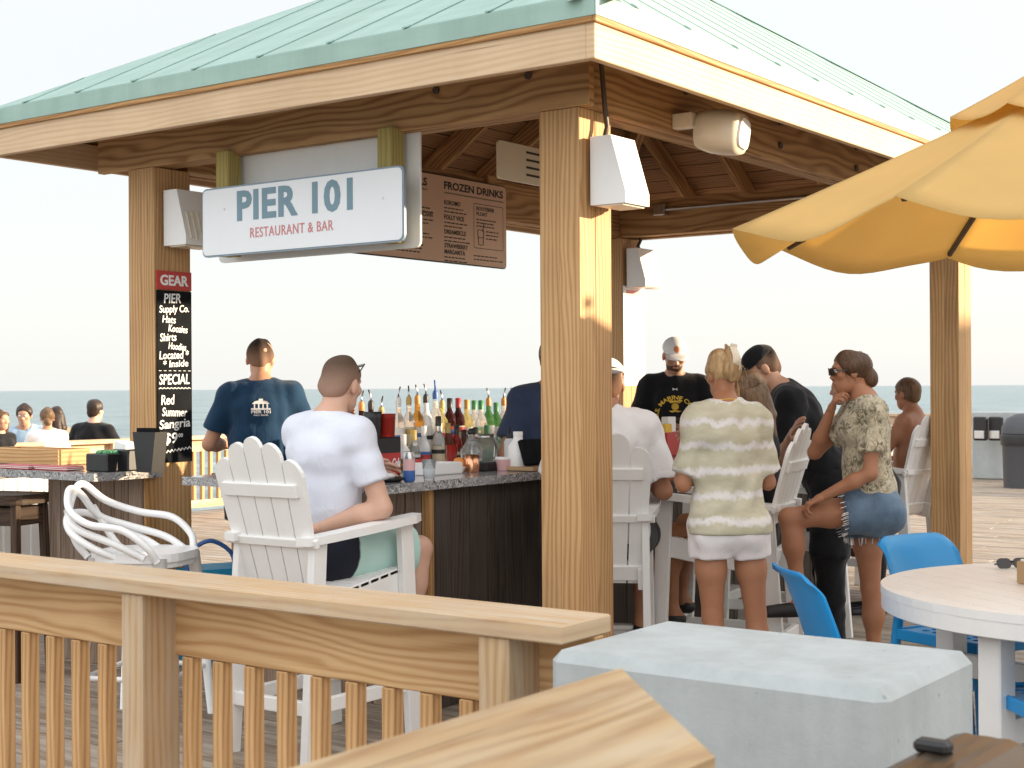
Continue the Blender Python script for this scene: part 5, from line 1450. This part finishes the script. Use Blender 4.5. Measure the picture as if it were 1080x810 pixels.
# frayed hem threads
mb=MB(); rg=random.Random(5)
for s_ in 'LR':
    hp_=Vector(J['h'+s_]); k_=Vector(J['k'+s_]); d_=(k_-hp_).normalized(); end=hp_+d_*(.242*1.67*.36); B_=basis(d_)
    for i in range(46):
        a=rg.uniform(0,6.28); rr_=.108; p0=end+B_@Vector((0,math.cos(a)*rr_,math.sin(a)*rr_)); mb.tube([p0-d_*.006,p0+d_*rg.uniform(.012,.03)+Vector((rg.uniform(-.006,.006),rg.uniform(-.006,.006),-.006))],.0016,4)
mb.build('frayed_hem',M['logo_white'],r,mw(r))
# 10 dark top behind her
x,y=at(921,9.3)
person('person in plain black top mostly hidden behind the woman in sunglasses',x,y,-80,1.58,True,spine=(0,.22,1),neck=(0,.5,1),head=(0,-10,0),armL=((-.15,.5,-.8),(.1,1,.1)),skinm='skin_mid',hair='short',hairm='hair_dark',shirt='c_black',sleeve=.7,fit=.022,shirt_hem=-.2,shorts='c_black',short_len=.95,trousers=True,seed=35)
# 11 shirtless boy
CE=(2.73,10.25)
person('shirtless boy with short brown hair and red shorts seated in the far tall chair',CE[0],CE[1],-50,1.62,seat=.68,px=.05,py=-.04,spine=(.05,-.06,1),neck=(0,.2,1),head=(-10,-8,0),armL=((-.25,.5,-.9),(.1,1,-.2)),armR=((.25,.4,-.9),(-.1,1,-.2)),legL=((-.1,1,-.15),(0,-.15,-1)),legR=((.12,1,-.15),(0,-.1,-1)),skinm='skin_tan',hair='short',hairm='hair_light',shirt=None,bare=True,shorts='c_red',short_len=.7,shoes='stoolwood',seed=38,sw=.17)
# 12 far group by the left railing
def bench(label,x,y):
    t=thing('bench',label,'bench',(x,y,0),PAV_ROT,'far deck benches')
    mb=MB(); mb.box((0,0,.43),(.4,.4,.045)); mb.build('seat',M['stoolwood'],t,mw(t))
    for sx in (-1,1):
        for sy in (-1,1):
            mb=MB(); mb.box((sx*.16,sy*.16,.205),(.05,.05,.41),None,.003,2); mb.build('leg',M['stoolwood'],t,mw(t))
far=[(33,16.0,165,'man in light blue collared shirt facing the camera across the left counter',dict(H=1.74,spine=(.12,.22,1),neck=(0,.4,1),head=(-10,-12,0),armR=((.45,.5,-.8),(.2,.9,-.35)),armL=((-.35,.3,-.9),(.3,1,-.2)),shirt='c_sky',sleeve=.75,hair='short',hairm='hair_dark',face=True)),
     (50,15.2,-20,'woman in white lace blouse with blond updo seen from behind',dict(H=1.62,female=True,spine=(0,.1,1),armL=((-.5,.35,-.8),(-.2,1,-.3)),hair='bun',hairm='hair_light',shirt='c_white',sleeve=.5)),
     (62,16.4,-60,'woman with dark hair seated beside the white blouse',dict(H=1.62,female=True,hair='long',hairm='hair_dark',shirt='c_khaki',sleeve=.4,armR=((.3,.5,-.8),(.4,1,-.2)))),
     (95,16.0,10,'man in black tee seen from behind by the far railing',dict(H=1.78,spine=(.03,.08,1),head=(-10,-4,0),armL=((-.55,.25,-.8),(-.5,.9,-.1)),armR=((.5,.2,-.9),(.2,1,0)),shirt='c_black',sleeve=.72,hair='short',hairm='hair_dark')),
     (-3,14.6,120,'person in dark patterned top cut by the left edge',dict(H=1.62,female=True,hair='long',hairm='hair_brown',shirt='c_black',sleeve=.2))]
for px,Z,az,lab,kw in far:
    x,y=at(px,Z); person(lab,x,y,az,seat=.45,legL=((-.1,1,-.1),(0,-.1,-1)),legR=((.1,1,-.1),(0,-.1,-1)),skinm='skin_mid' if px!=95 else 'skin_fair',shorts='c_khaki',fine=1.7,seed=40+int(px),wr=.004,**kw)
    bench('dark wooden bench seat under the '+lab.split(' seen')[0].split(' facing')[0].split(' seated')[0].split(' cut')[0],x,y)
# ================================================================== THINGS ON THE BAR
def G(px,py,z):      # where the sight line through a pixel of the photo meets the height z
    Z=(EYE-z)*F/(py-(409-.006*(px-540))); return Vector(((px-540)/F*Z,Z,z))
M['glass_clear']=glassy('glass_clear',(.93,.95,.95),.85); M['glass_amber']=glassy('glass_amber',(.75,.42,.08),.8); M['glass_dark']=glassy('glass_dark',(.06,.012,.012),.4); M['glass_green']=glassy('glass_green',(.12,.36,.12),.75)
M['glass_yellow']=glassy('glass_yellow',(.88,.78,.35),.8); M['glass_red']=glassy('glass_red',(.45,.04,.03),.5); M['glass_brown']=glassy('glass_brown',(.16,.05,.02),.3); M['glass_frost']=glassy('glass_frost',(.86,.90,.93),.4,.3)
for n_,c_ in (('lab_white',(.78,.77,.74)),('lab_cream',(.66,.58,.42)),('lab_red',(.50,.05,.05)),('lab_black',(.03,.03,.03)),('lab_blue',(.05,.14,.40)),('lab_gold',(.55,.38,.12)),('lab_green',(.08,.28,.12)),('lab_orange',(.70,.28,.06)),('copper',(.62,.30,.16)),('lab_pink',(.70,.42,.42)),('card',(.42,.27,.14))): M[n_]=plain(n_,c_,.45)
M['copper']=plain('copper',(.75,.38,.22),.25,1.0)
SHAPES={'round':[(.034,0),(.037,.01),(.037,.17),(.032,.195),(.016,.225),(.0135,.29),(.015,.295)],'tall':[(.030,0),(.034,.01),(.036,.19),(.030,.215),(.0145,.25),(.0135,.315),(.015,.32)],
        'wine':[(.034,0),(.037,.008),(.037,.18),(.033,.205),(.0155,.24),(.014,.30),(.0155,.302)],'squat':[(.042,0),(.046,.01),(.046,.13),(.035,.16),(.017,.185),(.016,.235),(.018,.24)]}
rack=thing('bottle_rack','dark stepped rack holding the row of liquor bottles','rack',A(1.2,1.75,0),PAV_ROT)
mb=MB(); mb.box((1.22,1.80,1.07),(1.9,.16,.03),None,.003); mb.box((1.22,1.66,.965),(1.9,.13,.03),None,.003); mb.build('shelf',M['stoolwood'],rack,PAV)
mb=MB(); mb.box((1.22,1.80,.52),(1.9,.12,1.07)); mb.box((1.22,1.68,.47),(1.9,.10,.95)); mb.build('cabinet',M['dark_grey'],rack,PAV)
def b_at(px,b):      # point of the rack row below a screen column
    return a_of(px,b)
def bottle(px,b,z,shape,glass,lab,cap,label,h=None,pour=True,parent_group='liquor bottles behind the bar'):
    a=b_at(px,b); p=A(a,b,z); r=thing('bottle',label,'bottle',p,random.uniform(0,6),parent_group); X=mw(r)
    pr=SHAPES[shape]; s=(h/pr[-1][1]) if h else 1; pr=[(q*(.6+.4*s),zz*s) for q,zz in pr]
    mb=MB(); mb.lathe(pr,(0,0,0),14); mb.build('glass',M[glass],r,X)
    if lab:
        R_=pr[2][0]+.0012; z0,z1=pr[2][1]*.25,pr[2][1]*.85
        mb=MB(); mb.lathe([(R_,z0),(R_,z1)],(0,0,0),14); o=mb.build('label',M[lab],r,X)
        zm=z0+(z1-z0)*random.uniform(.3,.7); mb=MB(); mb.lathe([(R_+.0008,zm),(R_+.0008,zm+random.uniform(.012,.03))],(0,0,0),14); mb.build('label_band',M[random.choice(('lab_black','lab_gold','lab_red','lab_blue','lab_cream') if lab!='lab_black' else ('lab_gold','lab_cream'))],o,X)
    T=pr[-1][1]
    if pour:
        mb=MB(); mb.lathe([(.0155,T-.03),(.0165,T),(.013,T+.012),(.010,T+.018)],(0,0,0),10); mb.build('cap',M[cap],r,X)
        mb=MB(); mb.tube([(0,0,T+.015),(.002,0,T+.045),(.012,0,T+.075)],[.006,.0055,.004],6); mb.build('pourer',M['steel'] if cap!='lab_blue' else M['lab_blue'],r,X)
    else:
        mb=MB(); mb.lathe([(.0165,T-.045),(.0165,T+.008),(0,T+.010)],(0,0,0),10); mb.build('cap',M[cap],r,X)
BK=1.80; FR_=1.66; ZB=1.085; ZF=.98
rows=[(371,'round','glass_brown','lab_black','lab_orange','brown bottle with orange cap at the left end of the bottle row',.29,True),
(381,'wine','glass_dark','lab_black','lab_orange','dark bottle with orange pourer, second from the left end of the row',.28,True),
(391,'wine','glass_dark','lab_cream','lab_black','dark bottle with black pourer beside the clear amber necked one',.285,True),
(402,'squat','glass_clear','lab_white','lab_gold','squat clear bottle with gold pourer above the soda box',.25,True),
(420,'tall','glass_clear','lab_white','lab_white','tall clear bottle with white pourer left of the amber necked bottle',.30,True),
(431,'tall','glass_clear','lab_cream','lab_gold','tall clear bottle with gold collar and cream band',.305,True),
(440,'round','glass_amber','lab_white','lab_orange','amber bottle with orange pourer in the middle of the row',.31,True),
(449,'tall','glass_frost','lab_white','lab_black','frosted white bottle with black pourer left of the blue pourer',.315,True),
(459,'tall','glass_clear','lab_white','lab_blue','tallest clear bottle with a bright blue pourer',.335,True),
(466,'round','glass_yellow','lab_cream','lab_gold','pale yellow bottle beside the blue pourer bottle',.28,True),
(474,'wine','glass_dark','lab_red','lab_black','dark red wine bottle, left one of the tall pair',.30,False),
(483,'wine','glass_dark','lab_cream','lab_red','dark red wine bottle, right one of the tall pair',.30,False),
(492,'round','glass_yellow','lab_white','lab_gold','yellow liqueur bottle right of the dark pair',.29,False),
(500,'round','glass_clear','lab_green','lab_green','clear bottle with green label and green cap',.285,False),
(507,'round','glass_clear','lab_cream','lab_green','clear bottle with cream label and green cap',.285,False),
(515,'wine','glass_green','lab_white','lab_orange','green bottle with orange pourer left of the bright green one',.29,True),
(523,'wine','glass_green','lab_green','lab_green','bright green bottle with green cap and green label',.27,False),
(531,'round','glass_clear','lab_gold','lab_orange','clear bottle with gold label and orange pourer near the right end',.29,True),
(539,'round','glass_amber','lab_gold','lab_orange','slim amber bottle at the right end of the row beside the bartender',.29,True)]
for px,sh_,g_,l_,c_,lab,h_,po in rows: bottle(px,BK,ZB,sh_,g_,l_,c_,lab,h_,po)
front=[(412,'squat','glass_clear','lab_red','lab_red','squat clear bottle with red label in the front row',.23,True),
(425,'squat','glass_frost','lab_green','lab_white','low frosted bottle with green label in the front row',.22,False),
(436,'round','glass_clear','lab_white','lab_gold','clear front row bottle with white label below the amber one',.24,False),
(447,'tall','glass_frost','lab_blue','lab_white','frosted front row bottle with blue label',.26,False),
(462,'tall','glass_clear','lab_cream','lab_black','tall clear front row bottle with cream label',.31,False),
(472,'round','glass_brown','lab_gold','lab_gold','brown front row bottle with gold label',.27,False),
(481,'wine','glass_red','lab_black','lab_black','red front row bottle with black label',.26,False),
(489,'squat','glass_brown','lab_white','lab_black','squat brown front row bottle with white label',.23,False),
(501,'squat','glass_clear','lab_white','lab_black','squat clear front row bottle with black stopper',.24,False),
(513,'round','glass_yellow','lab_green','lab_green','yellow front row bottle with green label',.25,False),
(524,'round','glass_clear','lab_pink','lab_white','clear front row bottle with pink label',.24,False),
(534,'squat','glass_amber','lab_black','lab_black','squat amber front row bottle with black label',.22,False)]
for px,sh_,g_,l_,c_,lab,h_,po in front: bottle(px,FR_,ZF,sh_,g_,l_,c_,lab,h_,po)
T0=CT+.0005
def item(name,label,cat,px,py,z=T0,rz=None,group=None):
    r=thing(name,label,cat,G(px,py,z),PAV_ROT if rz is None else rz,group); return r,mw(r)
# soda box and napkin caddy left of the can
r,X=item('napkin_caddy','black and red napkin caddy with a red drink panel behind the blue can','caddy',398,501)
mb=MB(); mb.box((0,0,.09),(.17,.15,.18),None,.006); mb.build('box',M['black'],r,X)
mb=MB(); mb.prism(rrect(.15,.10,.006),face_frame(X@Vector((0,-.076,.056)),X.to_3x3()@Vector((1,0,0)),UP),.004); mb.build('panel',M['header_red'],r)
mb=MB(); mb.text('Coca-Cola',face_frame(X@Vector((0,-.0805,.036)),X.to_3x3()@Vector((1,0,0)),UP),h=.045,w=.135,bold=.02,shear=.35); mb.build('lettering',M['logo_white'],r)
mb=MB(); mb.prism(rrect(.13,.10,.006),face_frame(X@Vector((-.086,0,.056)),X.to_3x3()@Vector((0,-1,0)),UP),.004); mb.build('panel',M['header_red'],r)
mb=MB(); mb.text('Coca-Cola',face_frame(X@Vector((-.0905,0,.036)),X.to_3x3()@Vector((0,-1,0)),UP),h=.045,w=.115,bold=.02,shear=.35); mb.build('lettering',M['logo_white'],r)
mb=MB(); mb.lathe([(.038,.18),(.042,.27),(.044,.30),(.036,.30),(.034,.19)],(-.035,0,0),14); mb.build('tumbler',M['black'],r,X)
mb=MB(); mb.lathe([(.036,.18),(.040,.27),(.042,.29),(.034,.29),(.032,.19)],(.045,-.02,0),14); mb.build('tumbler',M['glass_red'],r,X,label='red tumbler')
r,X=item('drink_can','slim blue and red drink can at the edge of the granite','can',431,508,rz=.4)
mb=MB(); mb.lathe([(.020,0),(.026,.006),(.0265,.05)],n=16); mb.build('lower_band',M['lab_blue'],r,X)
mb=MB(); mb.lathe([(.0265,.05),(.0265,.10)],n=16); mb.build('middle_band',M['lab_pink'],r,X)
mb=MB(); mb.lathe([(.0265,.10),(.0265,.118),(.022,.128),(.0225,.132),(.019,.130),(0,.130)],n=16); mb.build('top',M['steel'],r,X)
r,X=item('paper_dispenser','white paper cup dispenser behind the blue can','dispenser',428,486)
mb=MB(); mb.prism(rrect(.075,.065,.01),Matrix.Identity(4),.105); mb.build('box',M['white_plastic'],r,X); mb=MB(); mb.box((0,0,.11),(.05,.04,.014),None,.004); mb.build('paper',M['white_paint'],r,X)
r,X=item('plate','black plate with crumpled napkin beside the blue can','plate',408,508)
mb=MB(); mb.lathe([(0,.004),(.05,.004),(.085,.018),(.09,.018),(.055,0),(0,0)],n=20); mb.build('dish',M['black'],r,X); mb=MB(); mb.sphere((.03,.02,.022),(.035,.03,.014),8,6); mb.build('napkin',M['white_paint'],r,X)
def lath(name,label,cat,px,py,prof,mat,part='body',extra=None,z=T0,n=16):
    r,X=item(name,label,cat,px,py,z); mb=MB(); mb.lathe(prof,n=n); mb.build(part,M[mat],r,X)
    if extra:
        nm,prof2,mt2=extra; mb=MB(); mb.lathe(prof2,n=n); mb.build(nm,M[mt2],r,X)
    return r,X
lath('cup','small red plastic cup right of the blue can','cup',444,497,[(.022,0),(.03,.06),(.028,.06),(.02,.004)],'header_red')
lath('glass','clear water glass near the front edge, right of the can','glass',452,506,[(.024,0),(.032,.09),(.030,.09),(.022,.006)],'glass_clear',extra=('ice',[(0,.006),(.022,.007),(.027,.05),(0,.052)],'glass_frost'))
lath('mug','copper mug on the middle of the granite','mug',497,498,[(.034,0),(.038,.01),(.038,.085),(.035,.085),(.033,.01),(0,.008)],'copper')
lath('fruit_bowl','small bowl with an orange left of the copper mug','bowl',484,498,[(.02,0),(.045,.03),(.043,.03),(.018,.005),(0,.005)],'white_plastic','dish',('orange',[(0,.012),(.024,.02),(.034,.042),(.024,.066),(0,.074)],'lab_orange'))
lath('tub','pink lidded tub on the granite near the white jug','tub',532,496,[(.04,0),(.046,.055)],'lab_pink','tub',('lid',[(.048,.055),(.048,.066),(0,.067)],'white_plastic'))
lath('jug','white plastic jug beside the bartender','jug',546,496,[(.045,0),(.05,.02),(.05,.12),(.025,.15),(.022,.175)],'white_plastic','jug',('cap',[(.024,.172),(.024,.192),(0,.193)],'white_paint'))
lath('squeeze_bottle','clear squeeze bottle with black nozzle left of the jug','bottle',537,490,[(.028,0),(.03,.12),(.02,.14)],'glass_frost','body',('nozzle',[(.02,.14),(.012,.155),(.004,.2),(0,.2)],'black'))
lath('decanter','wide clear glass decanter behind the copper mug','decanter',497,489,[(.03,0),(.06,.02),(.062,.075),(.03,.12),(.018,.15),(.022,.16)],'glass_clear','glass',('stopper',[(.018,.158),(.024,.175),(.012,.19),(0,.192)],'black'),z=T0)
lath('glass_jar','large round glass jar with steel lid behind the black box','jar',511,488,[(.05,0),(.075,.03),(.078,.10),(.055,.14)],'glass_clear','jar',('lid',[(.058,.14),(.058,.155),(0,.158)],'steel'))
lath('cocktail','tall red cocktail in front of the dark bottles','drink',476,497,[(.022,0),(.03,.13),(.028,.13),(.02,.006)],'glass_red','glass',('ice',[(0,.1),(.024,.1),(.026,.126),(0,.128)],'glass_frost'))
r,X=item('cutting_board','pale wooden board behind the white tray','board',455,489); mb=MB(); mb.box((0,0,.012),(.30,.16,.022),None,.004); mb.build('board',M['pine_pale'],r,X); mb=MB(); mb.tube(curve([(.13,-.05,.024),(.15,-.05,.05),(.15,.05,.05),(.13,.05,.024)],5),.006,6); mb.build('handle',M['steel'],r,X)
r,X=item('tray','white plastic tray in front of the wooden board','tray',458,500); mb=MB(); mb.box((0,0,.006),(.24,.15,.012)); 
for s in (-1,1): mb.box((s*.117,0,.03),(.008,.15,.05),None,.002,1); mb.box((0,s*.072,.03),(.226,.008,.05),None,.002,0)
mb.build('tray',M['white_plastic'],r,X)
r,X=item('card_reader','black card reader box between the copper mug and the tub','device',516,496); mb=MB(); mb.box((0,0,.02),(.16,.08,.04),None,.006); mb.build('case',M['black'],r,X); mb=MB(); mb.box((0,0,.041),(.10,.05,.004),None,.001); mb.build('screen',M['dark_grey'],r,X)
r,X=item('order_terminal','dark order terminal on a wooden stand under the bartender\'s hand','terminal',561,496); mb=MB(); mb.box((0,0,.09),(.17,.03,.13),rot3(R(-18),'X'),.006); mb.build('case',M['slate'],r,X); mb=MB(); mb.box((0,0,.012),(.22,.16,.02),None,.003); mb.build('stand',M['card'],r,X)
r,X=item('ice_bin','black ice bin under the middle of the bottle row','bin',445,489); mb=MB(); mb.box((0,.12,.02),(.26,.12,.08),None,.008); mb.build('bin',M['black'],r,X); mb=MB(); mb.box((0,.12,.063),(.28,.14,.012),None,.003); mb.build('lid',M['steel'],r,X)
r=thing('condiment_caddy','red condiment caddy with yellow packets in front of the bearded bartender','caddy',A(2.55,1.05,T0),PAV_ROT); X=mw(r)
mb=MB(); mb.box((0,0,.07),(.26,.14,.14),None,.006); mb.build('box',M['header_red'],r,X); mb=MB(); mb.box((-.06,0,.16),(.08,.09,.06),None,.006); mb.build('packets',M['logo_gold'],r,X); mb=MB(); mb.box((.05,.02,.18),(.09,.05,.10),None,.004); mb.build('napkins',M['white_paint'],r,X)
# ------------------------------------------------------------------ on the left counter
r,X=item('wooden_tray','long shallow pale wooden tray along the left counter','tray',38,489,rz=PAV_ROT-R(90)); L_=.62
mb=MB(); mb.box((0,.02,.008),(L_,.2,.016)); mb.build('base',M['pine_rail'],r,X)
for s in (-1,1):
    mb=MB(); mb.box((0,.02+s*.10,.045),(L_,.016,.085)); mb.build('side',M['pine'],r,X)
    mb=MB(); mb.box((s*L_/2,.02,.045),(.016,.19,.085),None,.003,1); mb.build('end',M['pine'],r,X)
for k,(px,py) in enumerate(((22,494),(62,495.5))):
    r,X=item('menu_stack','flat stack of red and white menus on the left counter, '+('cut by the left edge' if k==0 else 'nearest the black caddy'),'menus',px,py,rz=PAV_ROT-R(90),group='menus on the left counter')
    for j in range(5):
        mb=MB(); mb.box((random.uniform(-.01,.01),.0,.003+j*.004),(.27,.11,.0035),None,.0008); mb.build('menu',M['lab_red'] if j%2==0 else M['white_paint'],r,X)
r,X=item('garnish_caddy','black garnish caddy with green limes on the left counter','caddy',101,497.5,rz=PAV_ROT-R(90)); mb=MB(); mb.box((0,.06,.045),(.17,.12,.09),None,.006); mb.build('box',M['black'],r,X)
mb=MB()
for k in range(9): mb.sphere((random.uniform(-.06,.06),.06+random.uniform(-.03,.03),.094),(.02,.02,.014),8,6)
mb.build('limes',M['lab_green'],r,X)
r,X=item('napkin_box','black napkin box with white napkins right of the limes','box',124,497,rz=PAV_ROT-R(90)); mb=MB(); mb.box((0,.07,.055),(.13,.12,.11),None,.008); mb.build('box',M['black'],r,X); mb=MB(); mb.box((-.02,.07,.12),(.09,.09,.05),rot3(R(12),'Y'),.004); mb.build('napkins',M['white_paint'],r,X); mb=MB(); mb.prism(rrect(.035,.05,.01),face_frame(X@Vector((0,.008,.05)),X.to_3x3()@Vector((1,0,0)),UP),.002); mb.build('badge',M['white_plastic'],r)
r,X=item('wooden_box','small tan wooden box beside the chalkboard post','box',144,496,rz=PAV_ROT-R(90)); mb=MB(); mb.box((0,.07,.055),(.11,.12,.11),None,.003); mb.build('box',M['card'],r,X); mb=MB(); mb.box((0,.07,.112),(.09,.10,.004)); mb.build('shade_plate',M['black'],r,X)  # black plate stands in for the shade inside the box
r,X=item('menu_holder','tall black flared menu holder against the chalkboard post','holder',148,498.5,rz=PAV_ROT-R(90)); mb=MB(); mb.prism([(-.055,0),(.055,0),(.085,.20),(-.085,.20)],face_frame(X@Vector((0,.10,0)),X.to_3x3()@Vector((1,0,0)),UP),.08); mb.build('holder',M['black'],r)
mb=MB()
for k in range(4): mb.box((0,.03+k*.012,.20),(.13,.003,.04),None,.001)
mb.build('menus',M['slate'],r,X)
lath('glass','small clear shot glass on the left counter tray','glass',75,487,[(.02,0),(.026,.06),(.024,.06),(.018,.006)],'glass_clear')
# ------------------------------------------------------------------ blue cooler, table things
p=G(224,615,.42); r=thing('cooler_bag','bright blue soft cooler bag with carrying handle under the counter','bag',(p.x,p.y,0),R(25)); X=mw(r)
mb=MB(); mb.prism(rrect(.38,.26,.06),Matrix.Identity(4),.47); mb.build('bag',M['cyan'],r,X); mb=MB(); mb.prism(rrect(.40,.28,.06),Matrix.Translation((0,0,.47)),.04); mb.build('lid',M['cyan'],r,X)
mb=MB(); mb.tube(curve([(-.16,-.10,.50),(-.15,-.12,.60),(-.05,-.13,.66),(.06,-.12,.60),(.10,-.1,.5)],6),.012,7); mb.build('handle',M['lab_blue'],r,X)
p=G(1066,600,.7405); r=thing('sunglasses','dark folded sunglasses lying on the round white table','sunglasses',p,R(10)); X=mw(r)
for s in (-1,1):
    mb=MB(); mb.prism(rrect(.058,.04,.016),X@Matrix.Translation((s*.034,0,.022))@Matrix.Rotation(R(70),4,'X'),.004); mb.build('lens',M['lens'],r)
mb=MB(); mb.bar((-.064,.0,.03),(.05,.05,.008),.006,.006); mb.bar((.064,.0,.03),(-.05,.045,.014),.006,.006); mb.bar((-.01,0,.03),(.01,0,.03),.005,.005); mb.build('temples',M['black'],r,X)
p=G(1097,616,.7405); r=thing('condiment_box','small brown condiment box on the table at the right edge','box',p,R(20)); X=mw(r)
mb=MB(); mb.box((0,0,.04),(.13,.11,.08),None,.004); mb.build('box',M['card'],r,X); mb=MB(); mb.box((0,0,.082),(.11,.09,.01),None,.002); mb.build('packets',M['white_paint'],r,X)
RA=-2.16
rl=railing('deck_railing','pale pine deck railing with balusters running across the foreground','railing',PAV,(RA,2.3),(RA,-1.465),.915,(2.274,3.56),(M['pine_rail'],M['pine_board'],M['pine_rail'],M['pine']),cap_o=.055,cap_w=.21,board=.19)
